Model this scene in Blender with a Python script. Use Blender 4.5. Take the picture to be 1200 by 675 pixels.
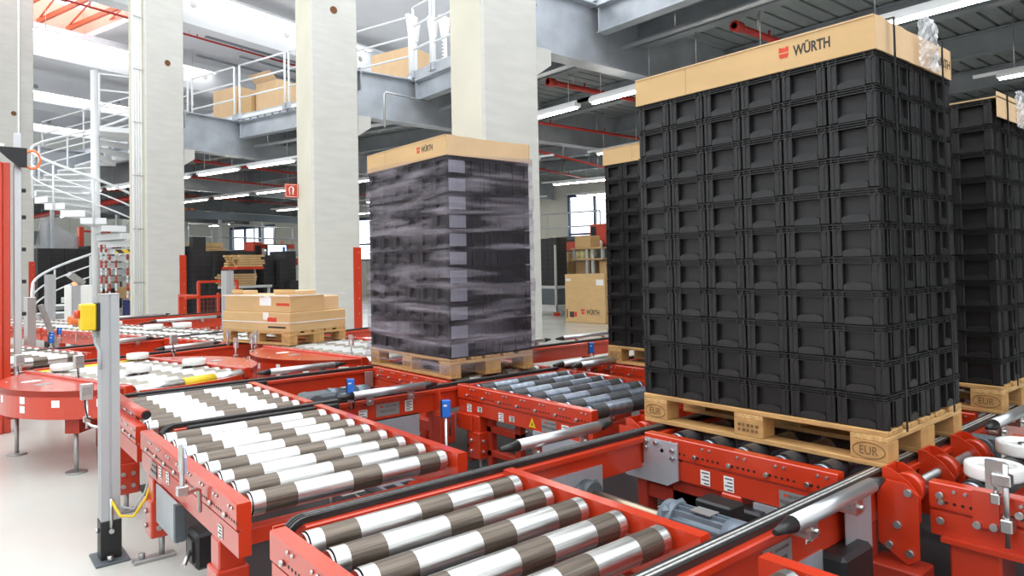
import bpy, math, random
from mathutils import Matrix, Vector
random.seed(7)
R = math.radians
S = bpy.context.scene
for _o in list(bpy.data.objects): bpy.data.objects.remove(_o)
COL = S.collection

# ---------------------------------------------------------------- camera
def make_camera():
    pitch, roll, yaw = 0.0240021925, -0.0198740575, 0.880380133
    F = Vector((math.cos(yaw)*math.cos(pitch), math.sin(yaw)*math.cos(pitch), math.sin(pitch)))
    r0 = Vector((math.sin(yaw), -math.cos(yaw), 0)); u0 = r0.cross(F)
    r = r0*math.cos(roll)+u0*math.sin(roll); u = -r0*math.sin(roll)+u0*math.cos(roll)
    cd = bpy.data.cameras.new('camera'); co = bpy.data.objects.new('camera', cd); COL.objects.link(co)
    m = Matrix.Identity(4)
    for i in range(3):
        m[i][0] = r[i]; m[i][1] = u[i]; m[i][2] = -F[i]
    m.translation = Vector((0, 0, 1.42)); co.matrix_world = m
    cd.sensor_width = 36.0; cd.lens = 809.654547/1200*36; cd.shift_y = -45.0/1200; cd.clip_end = 300; cd.clip_start = .02
    S.camera = co
make_camera()

# ---------------------------------------------------------------- world and exposure
W = bpy.data.worlds.new('overcast_sky'); S.world = W; W.use_nodes = True
_bg = W.node_tree.nodes['Background']; _bg.inputs['Color'].default_value = (.92, .96, 1.0, 1); _bg.inputs['Strength'].default_value = 2.0
S.view_settings.view_transform = 'Standard'; S.view_settings.look = 'None'
S.view_settings.gamma = 1.0; S.view_settings.use_curve_mapping = False
S.view_settings.exposure = 0.55

# ---------------------------------------------------------------- materials
MATS = {}
def mat(name, col, rough=.5, metal=0., var=.06, scale=8., bump=0., bscale=60., coat=0., emit=None, estr=0., stretch=None, alpha=None, rvar=0.):
    m = bpy.data.materials.new(name); m.use_nodes = True; nt = m.node_tree; b = nt.nodes['Principled BSDF']
    b.inputs['Roughness'].default_value = rough; b.inputs['Metallic'].default_value = metal
    if coat: b.inputs['Coat Weight'].default_value = coat; b.inputs['Coat Roughness'].default_value = .15
    if emit:
        b.inputs['Emission Color'].default_value = (*emit, 1); b.inputs['Emission Strength'].default_value = estr
    tc = nt.nodes.new('ShaderNodeTexCoord'); mp = nt.nodes.new('ShaderNodeMapping'); nt.links.new(tc.outputs['Object'], mp.inputs['Vector'])
    if stretch: mp.inputs['Scale'].default_value = stretch
    n = nt.nodes.new('ShaderNodeTexNoise'); n.inputs['Scale'].default_value = scale; n.inputs['Detail'].default_value = 4
    nt.links.new(mp.outputs['Vector'], n.inputs['Vector'])
    cr = nt.nodes.new('ShaderNodeValToRGB'); nt.links.new(n.outputs['Fac'], cr.inputs['Fac'])
    cr.color_ramp.elements[0].position = .3; cr.color_ramp.elements[1].position = .7
    cr.color_ramp.elements[0].color = (*[max(0, c*(1-var)) for c in col], 1)
    cr.color_ramp.elements[1].color = (*[min(1, c*(1+var)) for c in col], 1)
    nt.links.new(cr.outputs['Color'], b.inputs['Base Color'])
    if rvar:
        mr = nt.nodes.new('ShaderNodeMapRange'); mr.inputs['To Min'].default_value = max(.02, rough-rvar); mr.inputs['To Max'].default_value = rough+rvar
        nt.links.new(n.outputs['Fac'], mr.inputs['Value']); nt.links.new(mr.outputs['Result'], b.inputs['Roughness'])
    if bump:
        n2 = nt.nodes.new('ShaderNodeTexNoise'); n2.inputs['Scale'].default_value = bscale; n2.inputs['Detail'].default_value = 3
        nt.links.new(mp.outputs['Vector'], n2.inputs['Vector'])
        bp = nt.nodes.new('ShaderNodeBump'); bp.inputs['Strength'].default_value = bump; bp.inputs['Distance'].default_value = .01
        nt.links.new(n2.outputs['Fac'], bp.inputs['Height']); nt.links.new(bp.outputs['Normal'], b.inputs['Normal'])
    MATS[name] = m; return m
def M(n): return MATS[n]
mat('red', (.56, .036, .007), .36, 0, .05, 5, coat=.8)
mat('red_dull', (.36, .025, .008), .5, 0, .08, 5)
mat('zinc', (.70, .70, .68), .34, 1, .30, 9, stretch=(.25, 18, 18), rvar=.1)
mat('band', (.165, .135, .108), .40, .7, .40, 9, stretch=(.35, 14, 14), rvar=.1)
mat('steel', (.60, .60, .59), .32, 1, .08, 20)
mat('steel_dull', (.46, .46, .45), .48, .9, .12, 9)
mat('galv', (.50, .53, .57), .45, .55, .16, 2.2, bump=.05, bscale=8)
mat('galv_dark', (.30, .32, .34), .5, .5, .14, 2.0)
mat('aluminium', (.60, .61, .62), .36, .85, .03, 10, stretch=(1, 1, .1))
mat('grey_paint', (.52, .53, .53), .45, .1, .03, 4)
mat('motor_grey', (.17, .21, .25), .42, .15, .08, 10)
mat('motor_dark', (.10, .12, .13), .5, .1, .1, 10)
mat('white_paint', (.84, .86, .87), .4, 0, .02, 4)
mat('white_plastic', (.88, .88, .84), .4, 0, .03, 10)
mat('black', (.012, .012, .013), .45, 0, .2, 10)
mat('rubber', (.02, .02, .02), .38, 0, .2, 20)
mat('chain', (.78, .77, .74), .45, .6, .2, 60)
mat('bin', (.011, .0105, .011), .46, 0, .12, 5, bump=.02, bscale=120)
mat('bin_grip', (.015, .0145, .015), .40, 0, .15, 9)
mat('blue', (.02, .16, .62), .4, 0, .05, 10)
mat('bin_blue', (.02, .03, .14), .45, 0, .1, 6)
mat('yellow', (.80, .56, .015), .4, 0, .05, 8)
mat('orange', (.85, .20, .04), .4, 0, .06, 8)
mat('label', (.86, .86, .84), .5, 0, .02, 30)
mat('label_grey', (.34, .33, .32), .42, .4, .06, 20)
mat('ink', (.03, .03, .03), .6, 0, .1, 30)
mat('ink_wood', (.17, .09, .035), .7, 0, .3, 60)
mat('print_red', (.62, .05, .02), .6, 0, .15, 30)
mat('print_black', (.045, .035, .03), .6, 0, .2, 30)
mat('card', (.60, .395, .185), .75, 0, .06, 3, bump=.03, bscale=25, stretch=(1, 1, 3))
mat('card_pale', (.68, .47, .27), .75, 0, .06, 3)
mat('card_dark', (.46, .29, .14), .8, 0, .1, 3)
mat('tape', (.80, .80, .78), .25, 0, .06, 6)
mat('wood', (.54, .31, .115), .68, 0, .28, 5, bump=.08, bscale=18, stretch=(14, 1.2, 14))
mat('wood_block', (.52, .295, .105), .72, 0, .25, 9, bump=.1, bscale=30)
mat('concrete', (.58, .57, .53), .8, 0, .055, 2.0, bump=.05, bscale=14, stretch=(1, 1, 5))
mat('concrete_warm', (.60, .575, .47), .8, 0, .06, 1.2, bump=.05, bscale=35)
mat('concrete_white', (.80, .82, .85), .75, 0, .05, .6, bump=.04, bscale=14)
mat('deck_steel', (.32, .345, .35), .5, .35, .10, 1.5)
mat('beam_dark', (.30, .325, .35), .5, .4, .15, 1.6)
mat('panel_white', (.86, .86, .87), .6, 0, .03, 1)
mat('wall_panel', (.60, .60, .55), .65, 0, .04, .8)
mat('sprinkler', (.48, .03, .02), .4, 0, .06, 6)
mat('frame_blue', (.03, .055, .12), .4, .2, .08, 4)
mat('cable', (.03, .03, .03), .5, 0, .1, 8)
mat('cable_grey', (.42, .44, .45), .5, 0, .1, 8)
mat('wood_plain', (.58, .38, .17), .6, 0, .12, 4)
mat('tape_yellow', (.72, .66, .36), .35)
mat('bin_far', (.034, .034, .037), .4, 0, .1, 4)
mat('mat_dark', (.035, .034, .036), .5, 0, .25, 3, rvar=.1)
mat('label_sheet', (.24, .24, .27), .4, 0, .15, 6, stretch=(8, 1, 1))
mat('beam_galv_back', (.36, .38, .40), .5, .4, .1, 2)
mat('anodised', (.46, .47, .48), .42, .35, .03, 6, stretch=(1, 1, .1))
mat('chain_dark', (.20, .195, .19), .5, .6, .2, 60)
mat('zinc_far', (.60, .60, .59), .45, .9, .2, 9, stretch=(.25, 18, 18))
mat('lamp_roof', (.95, .95, .92), .4, emit=(1, .98, .94), estr=10)
mat('hazard', (.75, .6, .02), .5)
mat('screen', (.7, .8, .9), .3, emit=(.75, .86, 1), estr=.9)
mat('lamp_tube', (.95, .95, .92), .4, emit=(1, .97, .9), estr=26)
mat('lamp_red', (.9, .2, .1), .4, emit=(1, .12, .05), estr=3)
mat('skylight_frame', (.80, .16, .07), .5)

def floor_mat():
    m = mat('floor_epoxy', (.585, .59, .54), .22, 0, .05, .9, rvar=.08, bump=.012, bscale=3)
    return m
floor_mat()
def film_mat():
    m = bpy.data.materials.new('stretch_film'); m.use_nodes = True; nt = m.node_tree; nt.nodes.clear()
    out = nt.nodes.new('ShaderNodeOutputMaterial'); mix = nt.nodes.new('ShaderNodeMixShader'); tr = nt.nodes.new('ShaderNodeBsdfTransparent')
    tr.inputs['Color'].default_value = (.93, .92, .95, 1)
    pb = nt.nodes.new('ShaderNodeBsdfPrincipled'); pb.inputs['Base Color'].default_value = (.50, .45, .52, 1); pb.inputs['Roughness'].default_value = .22; pb.inputs['Specular IOR Level'].default_value = .6
    tc = nt.nodes.new('ShaderNodeTexCoord'); mp = nt.nodes.new('ShaderNodeMapping'); mp.inputs['Scale'].default_value = (.9, .9, 9)
    n = nt.nodes.new('ShaderNodeTexNoise'); n.inputs['Scale'].default_value = 1.1; n.inputs['Detail'].default_value = 6; n.inputs['Distortion'].default_value = .7
    cr = nt.nodes.new('ShaderNodeValToRGB'); e = cr.color_ramp.elements
    e[0].position = .45; e[0].color = (.05, .05, .05, 1); e[1].position = .76; e[1].color = (.62, .62, .62, 1)
    nt.links.new(tc.outputs['Object'], mp.inputs['Vector']); nt.links.new(mp.outputs['Vector'], n.inputs['Vector']); nt.links.new(n.outputs['Fac'], cr.inputs['Fac'])
    nt.links.new(cr.outputs['Color'], mix.inputs['Fac']); nt.links.new(tr.outputs[0], mix.inputs[1]); nt.links.new(pb.outputs[0], mix.inputs[2])
    bp = nt.nodes.new('ShaderNodeBump'); bp.inputs['Strength'].default_value = .5; bp.inputs['Distance'].default_value = .02
    n2 = nt.nodes.new('ShaderNodeTexNoise'); n2.inputs['Scale'].default_value = 2.5; n2.inputs['Detail'].default_value = 1; nt.links.new(mp.outputs['Vector'], n2.inputs['Vector'])
    nt.links.new(n2.outputs['Fac'], bp.inputs['Height']); nt.links.new(bp.outputs['Normal'], pb.inputs['Normal'])
    nt.links.new(mix.outputs[0], out.inputs['Surface']); MATS['film'] = m
film_mat()
def bag_mat():
    m = film_mat.__globals__['MATS']['film'].copy(); m.name = 'clear_bag'
    cr = [n for n in m.node_tree.nodes if n.type == 'VALTORGB'][0]
    cr.color_ramp.elements[0].color = (.3, .3, .3, 1); cr.color_ramp.elements[1].color = (.9, .9, .9, 1)
    for n in m.node_tree.nodes:
        if n.type == 'BSDF_PRINCIPLED': n.inputs['Base Color'].default_value = (.85, .85, .86, 1)
        if n.type == 'MAPPING': n.inputs['Scale'].default_value = (9, 9, 7)
    MATS['bag'] = m
bag_mat()
def glass_mat():
    m = bpy.data.materials.new('window_glass'); m.use_nodes = True; b = m.node_tree.nodes['Principled BSDF']
    b.inputs['Base Color'].default_value = (.95, .98, 1, 1); b.inputs['Roughness'].default_value = .05; b.inputs['Transmission Weight'].default_value = 1; b.inputs['IOR'].default_value = 1.05
    MATS['glass'] = m
glass_mat()

# ---------------------------------------------------------------- mesh builder
class MB:
    def __init__(s): s.v = []; s.f = []; s.m = []; s.sm = []
    def face(s, ids, mi=0, smooth=False): s.f.append(ids); s.m.append(mi); s.sm.append(smooth)
    def add(s, vs, fs, mi=0, smooth=False):
        b = len(s.v); s.v += [tuple(v) for v in vs]
        for f in fs: s.face([b+i for i in f], mi, smooth)
        return s
    def box(s, x0, x1, y0, y1, z0, z1, mi=0):
        return s.add([(x, y, z) for z in (z0, z1) for y in (y0, y1) for x in (x0, x1)],
                     [(0, 2, 3, 1), (4, 5, 7, 6), (0, 1, 5, 4), (2, 6, 7, 3), (0, 4, 6, 2), (1, 3, 7, 5)], mi)
    def cbox(s, x0, x1, y0, y1, z0, z1, c=.004, mi=0):     # box with chamfered edges
        vs = []; idx = {}
        for sx in (0, 1):
            for sy in (0, 1):
                for sz in (0, 1):
                    X = (x0, x1)[sx]; Y = (y0, y1)[sy]; Z = (z0, z1)[sz]
                    dx = c*(1-2*sx); dy = c*(1-2*sy); dz = c*(1-2*sz)
                    for ax, p in (('x', (X, Y+dy, Z+dz)), ('y', (X+dx, Y, Z+dz)), ('z', (X+dx, Y+dy, Z))):
                        idx[(sx, sy, sz, ax)] = len(vs); vs.append(p)
        fs = []
        q = [(0, 0), (1, 0), (1, 1), (0, 1)]
        for k in (0, 1):
            fs.append([idx[(k, a, b, 'x')] for a, b in (q if k else q[::-1])])
            fs.append([idx[(a, k, b, 'y')] for a, b in (q[::-1] if k else q)])
            fs.append([idx[(a, b, k, 'z')] for a, b in (q if k else q[::-1])])
        for a in (0, 1):
            for b in (0, 1):
                fs.append([idx[(a, b, 0, 'x')], idx[(a, b, 1, 'x')], idx[(a, b, 1, 'y')], idx[(a, b, 0, 'y')]])
                fs.append([idx[(a, 0, b, 'x')], idx[(a, 1, b, 'x')], idx[(a, 1, b, 'z')], idx[(a, 0, b, 'z')]])
                fs.append([idx[(0, a, b, 'y')], idx[(1, a, b, 'y')], idx[(1, a, b, 'z')], idx[(0, a, b, 'z')]])
                for d in (0, 1): fs.append([idx[(a, b, d, 'x')], idx[(a, b, d, 'y')], idx[(a, b, d, 'z')]])
        return s.add(vs, fs, mi)
    def cyl(s, p0, p1, r, n=12, r1=None, mi=0, caps=True, smooth=True):
        p0 = Vector(p0); p1 = Vector(p1); d = (p1-p0)
        if d.length < 1e-9: return s
        d.normalize(); a = d.orthogonal().normalized(); b = d.cross(a); r1 = r if r1 is None else r1
        base = len(s.v)
        for p, rr in ((p0, r), (p1, r1)):
            for k in range(n):
                t = 2*math.pi*k/n; s.v.append(tuple(p+a*(rr*math.cos(t))+b*(rr*math.sin(t))))
        for k in range(n): s.face([base+k, base+(k+1) % n, base+n+(k+1) % n, base+n+k], mi, smooth)
        if caps:
            s.face([base+k for k in range(n)][::-1], mi); s.face([base+n+k for k in range(n)], mi)
        return s
    def tube(s, pts, r, n=8, mi=0, closed=False):
        pts = [Vector(p) for p in pts]; N = len(pts); base = len(s.v); up = None
        for i, p in enumerate(pts):
            if closed: d = pts[(i+1) % N]-pts[i-1]
            else: d = (pts[min(i+1, N-1)]-pts[max(i-1, 0)])
            d.normalize()
            a = d.orthogonal().normalized() if up is None else (up-d*up.dot(d)).normalized()
            up = a; b = d.cross(a)
            for k in range(n):
                t = 2*math.pi*k/n; s.v.append(tuple(p+a*(r*math.cos(t))+b*(r*math.sin(t))))
        for i in range(N if closed else N-1):
            j = (i+1) % N
            for k in range(n): s.face([base+i*n+k, base+i*n+(k+1) % n, base+j*n+(k+1) % n, base+j*n+k], mi, True)
        if not closed:
            s.face([base+k for k in range(n)][::-1], mi); s.face([base+(N-1)*n+k for k in range(n)], mi)
        return s
    def prism(s, poly, h0, h1, axis='z', mi=0):    # extrude a 2d polygon; axis z: (x,y), axis y: (x,z), axis x: (y,z)
        def P(u, v, h): return (u, v, h) if axis == 'z' else ((u, h, v) if axis == 'y' else (h, u, v))
        n = len(poly); vs = [P(u, v, h0) for u, v in poly]+[P(u, v, h1) for u, v in poly]
        fs = [list(range(n)), list(range(n, 2*n))]+[[k, (k+1) % n, n+(k+1) % n, n+k] for k in range(n)]
        return s.add(vs, fs, mi)
    def bar(s, p0, p1, w, h, mi=0):     # rectangular bar between two points
        p0 = Vector(p0); p1 = Vector(p1); d = (p1-p0).normalized(); up = Vector((0, 0, 1)) if abs(d.z) < .95 else Vector((0, 1, 0))
        a = d.cross(up).normalized()*(w/2); b = a.normalized().cross(d)*(h/2)
        vs = [p+i*a+j*b for p in (p0, p1) for i, j in ((-1, -1), (1, -1), (1, 1), (-1, 1))]
        return s.add(vs, [(0, 1, 2, 3), (4, 7, 6, 5), (0, 4, 5, 1), (1, 5, 6, 2), (2, 6, 7, 3), (3, 7, 4, 0)], mi)
    def mesh(s, name, mats):
        me = bpy.data.meshes.new(name); me.from_pydata(s.v, [], s.f)
        for m in mats: me.materials.append(M(m) if isinstance(m, str) else m)
        me.polygons.foreach_set('material_index', s.m); me.polygons.foreach_set('use_smooth', s.sm)
        import bmesh
        bm = bmesh.new(); bm.from_mesh(me); bmesh.ops.recalc_face_normals(bm, faces=bm.faces); bm.to_mesh(me); bm.free()
        me.update(); return me
    def build(s, name, mats, parent=None, loc=(0, 0, 0), rz=0, **kw):
        return link(name, s.mesh(name, [mats] if isinstance(mats, str) else mats), parent, loc, rz, **kw)
def tag(o, label=None, cat=None, group=None, kind=None):
    if label: o['label'] = label
    if cat: o['category'] = cat
    if group: o['group'] = group
    if kind: o['kind'] = kind
    return o
def link(name, me, parent=None, loc=(0, 0, 0), rz=0, **kw):
    o = bpy.data.objects.new(name, me); COL.objects.link(o); o.location = loc; o.rotation_euler = (0, 0, rz)
    if parent: o.parent = parent
    return tag(o, **kw)
def empty(name, loc=(0, 0, 0), rz=0, label=None, cat=None, group=None, kind=None):
    o = bpy.data.objects.new(name, None); COL.objects.link(o); o.location = loc; o.rotation_euler = (0, 0, rz); o.empty_display_size = .1
    return tag(o, label, cat, group, kind)
def copy_tree(o, parent=None):
    c = o.copy(); COL.objects.link(c); c.parent = parent
    for ch in o.children: copy_tree(ch, c)
    return c
def text_mesh(txt, size, name='lettering', offset=0., sx=1., thick=.0006, shear=0., space=1., fit=None):
    cu = bpy.data.curves.new(name, 'FONT'); cu.body = txt; cu.size = size; cu.offset = offset; cu.extrude = thick; cu.shear = shear
    cu.align_x = 'CENTER'; cu.align_y = 'CENTER'; cu.resolution_u = 3; cu.space_character = space
    to = bpy.data.objects.new(name, cu); COL.objects.link(to)
    dg = bpy.context.evaluated_depsgraph_get(); me = bpy.data.meshes.new_from_object(to.evaluated_get(dg))
    bpy.data.objects.remove(to); bpy.data.curves.remove(cu)
    if sx != 1.:
        for v in me.vertices: v.co.x *= sx
    if fit:
        xs = [v.co.x for v in me.vertices]; ys = [v.co.y for v in me.vertices]; cx, cy = (max(xs)+min(xs))/2, (max(ys)+min(ys))/2; kx, ky = fit[0]/(max(xs)-min(xs)), fit[1]/(max(ys)-min(ys))
        for v in me.vertices: v.co.x = (v.co.x-cx)*kx; v.co.y = (v.co.y-cy)*ky
    me.name = name; return me
def text(txt, size, mname, parent, loc, facing='-x', name='lettering', **kw):
    me = text_mesh(txt, size, name, **kw); me.materials.clear(); me.materials.append(M(mname))
    o = link(name, me, parent, loc)
    o.rotation_euler = {'-x': (R(90), 0, R(-90)), '-y': (R(90), 0, 0), 'z': (0, 0, 0), '+x': (R(90), 0, R(90))}[facing]
    return o
TH = R(17.0); P1 = (1.3, 6.2)
def uvw(u, v, z=0): return (P1[0]+u*math.cos(TH)-v*math.sin(TH), P1[1]+u*math.sin(TH)+v*math.cos(TH), z)

# ================================================================ STRUCTURE
def struct(name, mb, mats, parent=None, loc=(0, 0, 0), rz=0, label=None, cat=None):
    return mb.build(name, mats, parent, loc, rz, label=label, cat=cat, kind=None if parent else 'structure')
struct('floor', MB().box(-14, 60, -14, 75, -.2, 0), 'floor_epoxy', label='pale grey polished epoxy floor of the hall', cat='floor')

def frame_loc(u, v, rot):           # rot: uv frame, else world frame
    return (uvw(u, v), TH) if rot else ((u, v, 0), 0)
def column(loc, rz, label, hole=None, conduits=(), guard=True, top=10.2, w=.97, d=.75, back_guard=False):
    e = empty('concrete_column', loc, rz, label, 'column', kind='structure')   # origin: right front corner
    c = .03
    poly = [(-w+c, 0), (-c, 0), (0, c), (0, d-c), (-c, d), (-w+c, d), (-w, d-c), (-w, c)]
    MB().prism(poly, 0, top).build('shaft', 'concrete', e)
    # a slightly warmer cast side towards the hall
    MB().box(-w-.004, -w, c, d-c, 0, top).build('side_facing', 'concrete_warm', e)
    MB().prism([(0, 4.06), (.3, 4.26), (.3, 4.48), (0, 4.48)], .06, d-.06, 'y').build('corbel', 'concrete', e)
    if hole:
        r = .08; b = MB(); n = 20
        b.cyl((hole[0], -.002, hole[1]), (hole[0], .004, hole[1]), r, n); b.build('hole', 'hole_brown', e)
        b = MB(); b.tube([(hole[0]+r*math.cos(2*math.pi*k/n), -.002, hole[1]+r*math.sin(2*math.pi*k/n)) for k in range(n)], .006, 6, closed=True); b.build('hole_rim', 'concrete', e)
    if guard:
        g = MB(); g.box(-.16, .012, -.012, 0, .06, 1.85); g.box(0, .012, 0, .16, .06, 1.85); go = g.build('corner_guard', 'red', e)
        s = MB()
        for k in range(6): s.cyl((-.05, -.02, .25+k*.3), (-.05, -.012, .25+k*.3), .012, 8)
        s.build('screw', 'steel', go, kind='stuff')
    for (x, r) in conduits:
        b = MB().cyl((x, -.025 if x > -w else .1, 0), (x, -.025 if x > -w else .1, top), r, 8); b.build('conduit', 'white_paint', e)
    for k in range(6):
        if conduits:
            b = MB(); x0 = min(x for x, r in conduits)-.03; x1 = max(x for x, r in conduits)+.03
            yy = -.05 if x0 > -w else .06
            b.box(x0, x1, yy, yy+.03, 1.2+k*1.25, 1.22+k*1.25); b.build('conduit_clip', 'steel', e)
    return e
mat('hole_brown', (.16, .06, .02), .8)
column((6.38, 7.07, 0), 0, 'grey concrete column beside the tall wrapped stack, right of the other columns', guard=False)
column((6.37, 12.4, 0), 0, 'grey concrete column with a round hole, behind the wrapped stack', hole=(-.50, 6.46))
column(uvw(6.68, 10.49), TH, 'grey concrete column with white conduits right of the spiral stair', hole=(-.42, 6.5), conduits=((-1.02, .022), (-1.08, .022), (-1.14, .022), (-1.2, .03)))
column(uvw(6.56, 18.38), TH, 'grey concrete column at the far left edge with one conduit', hole=(-.54, 6.33), conduits=((-.42, .03),))

def ibeam(a, b, h, w, tf=.022, tw=.014):
    """I-section from a to b (points on the bottom centre line)"""
    m = MB(); a = Vector(a); b = Vector(b); up = Vector((0, 0, 1))
    for z, ww, hh in ((tf/2, w, tf), (h-tf/2, w, tf)): m.bar(a+up*z, b+up*z, ww, hh)
    m.bar(a+up*h/2, b+up*h/2, tw, h-2*tf)
    return m
def beam(a, b, h, w, mt='galv', label=None, name='steel_beam', plates=()):
    e = empty(name, a, 0, label, 'beam', kind='structure'); a = Vector(a); b = Vector(b)
    ibeam((0, 0, 0), b-a, h, w).build('beam_section', mt, e)
    d = (b-a).normalized(); n = Vector((d.y, -d.x, 0))
    for t, z0, z1, wd in plates:
        p = d*t; q = MB()
        q.bar(p+n*.012+Vector((0, 0, z0)), p+n*.012+Vector((0, 0, z1)), wd, w*.9); q.build('end_plate', 'galv', e)
        s = MB()
        for k in (-1, 1):
            for zz in (z0+.1, z1-.1):
                c = p+d*(k*wd*.3)+n*(w*.45)+Vector((0, 0, zz)); s.cyl(c, c+n*.03, .018, 6)
        s.build('bolt', 'steel', e, kind='stuff')
    return e
# --- mezzanine, part over the conveyors' right side (square to the conveyors)
beam((6.42, 7.42, 4.50), (27, 7.42, 4.50), .95, .30, 'galv', 'deep galvanised main beam resting on the corbel of the right column', plates=((.12, .55, 1.0, .02),))
beam((6.42, 12.75, 4.50), (27, 12.75, 4.50), .95, .30, 'galv', 'deep galvanised main beam resting on the corbel of the holed column behind the wrapped stack', plates=((.12, .55, 1.0, .02),))
beam((7.92, -8, 5.0), (7.92, 7.3, 5.0), .42, .20, 'galv', 'galvanised edge beam of the mezzanine above the tall stack of bins', name='edge_beam')
beam((7.92, 7.5, 5.0), (7.92, 12.62, 5.0), .42, .20, 'galv', 'galvanised edge beam of the mezzanine between the two right columns', name='edge_beam')
for k, X in enumerate((8.95, 11.5, 14.2, 17.0, 20.0, 23.0)):
    beam((X, -9, 4.98), (X, 12.6, 4.98), .42, .20, 'beam_dark', ['first', 'second', 'third', 'fourth', 'fifth', 'sixth'][k]+' dark cross beam under the mezzanine, counted from its open edge', name='cross_beam')
beam((9.0, 2.0, 4.5), (27, 2.0, 4.5), .9, .30, 'beam_dark', 'dark main beam under the mezzanine behind the tall stack of bins')
def deck(name, u0, u1, v0, v1, z, rot, label, pitch=.30):
    e = empty(name, uvw(0, 0) if rot else (0, 0, 0), TH if rot else 0, label, 'ceiling', kind='structure')
    m = MB(); y = v0; pts = []
    while y < v1:
        pts += [(y, z), (y+pitch*.40, z), (y+pitch*.43, z+.06), (y+pitch*.55, z+.06), (y+pitch*.58, z), (y+pitch, z)]; y += pitch
    n = len(pts); vs = [(u0, a, b) for a, b in pts]+[(u1, a, b) for a, b in pts]
    m.add(vs, [(i, i+1, n+i+1, n+i) for i in range(n-1)]); m.build('ribbed_deck', 'deck_steel', e)
    MB().box(u0, u1, v0, v1, z+.075, z+.16).build('floor_slab', 'concrete_white', e)
    return e
deck('ceiling', 7.82, 30, -9, 12.9, 5.42, False, 'ribbed steel deck of the mezzanine over the stacks of bins')
deck('ceiling', 8.30, 30, 4.6, 44, 5.42, True, 'ribbed steel deck of the mezzanine behind the columns')
# --- mezzanine, turned part behind the columns
for v, nm in ((10.8, 'the conduit column'), (18.7, 'the far left column')):
    beam(uvw(6.72, v, 4.5), uvw(27, v, 4.5), .95, .30, 'galv', 'deep galvanised main beam resting on the corbel of '+nm, plates=((.12, .55, 1.0, .02),))
beam(uvw(8.45, 4.7, 5.0), uvw(8.45, 10.7, 5.0), .42, .20, 'galv', 'galvanised edge beam of the mezzanine between the holed column and the conduit column', name='edge_beam')
beam(uvw(8.45, 10.9, 5.0), uvw(8.45, 30, 5.0), .42, .20, 'galv', 'galvanised edge beam of the mezzanine behind the spiral stair', name='edge_beam')
for k, u in enumerate((9.9, 12.0, 14.4, 17.0, 20.0)):
    beam(uvw(u, 4.7, 4.98), uvw(u, 42, 4.98), .42, .20, 'beam_dark', ['first', 'second', 'third', 'fourth', 'fifth'][k]+' dark cross beam under the turned part of the mezzanine', name='cross_beam')
for k, v in enumerate((26.5, 34.0)):
    beam(uvw(8.5, v, 4.5), uvw(27, v, 4.5), .9, .30, 'beam_dark', ['nearer', 'farther'][k]+' dark main beam far behind the spiral stair', name='steel_beam')
# edge fascia / toe plates
def toe(a, b, label):
    m = MB(); m.bar((a[0], a[1], 5.52), (b[0], b[1], 5.52), .012, .22)
    return m.build('trim_1', 'galv', kind='structure', label=label, cat='toe plate')
for k_, (p_, rz_, nm_) in enumerate((((7.92, 7.262, 5.02), 0, 'right column'), ((7.92, 12.592, 5.02), 0, 'holed column'), (uvw(8.45, 10.64, 5.02), TH, 'conduit column'))):
    MB().cbox(-.11, .0, -.014, 0, 0, .36, .003).build('trim_%d' % (k_+2), 'galv', None, p_, rz_, label='galvanised cleat plate joining the edge beam to the main beam of the '+nm_, cat='plate', kind='structure')
toe((7.80, -8), (7.80, 12.6), 'galvanised toe plate along the mezzanine edge by the right columns')
toe(uvw(8.33, 4.5), uvw(8.33, 30), 'galvanised toe plate along the mezzanine edge behind the left columns')

# --- high roof over the hall
def roof_beam(v, u0, u1, label):
    e = empty('roof_beam', uvw(0, v), TH, label, 'beam', kind='structure')
    m = MB(); m.prism([(0, 8.6), (.5, 8.6), (.5, 9.7), (0, 9.7)], u0, u1, 'x'); m.build('beam_body', 'concrete_white', e)
    m = MB()
    for k in range(int((u1-u0)/3.3)):
        u = u0+1.2+3.3*k; m.cyl((u, -.004, 9.2), (u, .004, 9.2), .11, 18)
    m.build('service_hole', 'steel_dull', e, kind='stuff')
    return e
for v, lb in ((13.0, 'white concrete roof beam in front, above the conduit column'), (19.6, 'white concrete roof beam above the far left column'),
              (26.3, 'white concrete roof beam farther back over the spiral stair'), (33.0, 'white concrete roof beam at the far end of the hall')):
    roof_beam(v, 4.0 if v < 14 else 2.0, 34, lb)
# roof slab with a long skylight opening, plus unseen openings added to brighten the ceiling
def roof():
    e = empty('ceiling', uvw(0, 0), TH, 'pale roof slab of the hall with a long skylight opening', 'ceiling', kind='structure')
    z0, z1 = 10.1, 10.3
    m = MB()
    m.box(8.6, 36, 7.5, 10.4, z0, z1); m.box(8.6, 15.0, 2.5, 7.5, z0, z1); m.box(8.6, 36, -2.5, 2.5, z0, z1); m.box(8.6, 15.0, -7.5, -2.5, z0, z1); m.box(8.6, 36, -16, -7.5, z0, z1); m.box(2, 36, 10.4, 15.6, z0, z1); m.box(2, 36, 21.5, 48, z0, z1); m.box(9.45, 36, 15.6, 21.5, z0, z1)
    m.build('roof_slab', 'panel_white', e)
    k = MB(); k.box(9.45, 9.55, 15.6, 21.5, z1, 11.2); k.build('skylight_kerb', 'kerb_orange', e); k = MB(); k.box(2, 9.5, 21.5, 21.6, z1, 11.2); k.build('skylight_kerb', 'kerb_orange', e)
    for i in range(7):
        t = MB(); u = 3.2+i*.95
        t.bar((u, 15.6, 10.35), (u, 21.5, 10.35), .10, .16); t.build('skylight_rafter', 'skylight_frame', e)
        t = MB(); t.bar((u, 17.0, 10.45), (u+.95, 21.4, 10.45), .045, .05); t.build('skylight_brace', 'skylight_frame', e)
    return e
mat('kerb_orange', (.85, .5, .38), .6)
roof()

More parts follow.
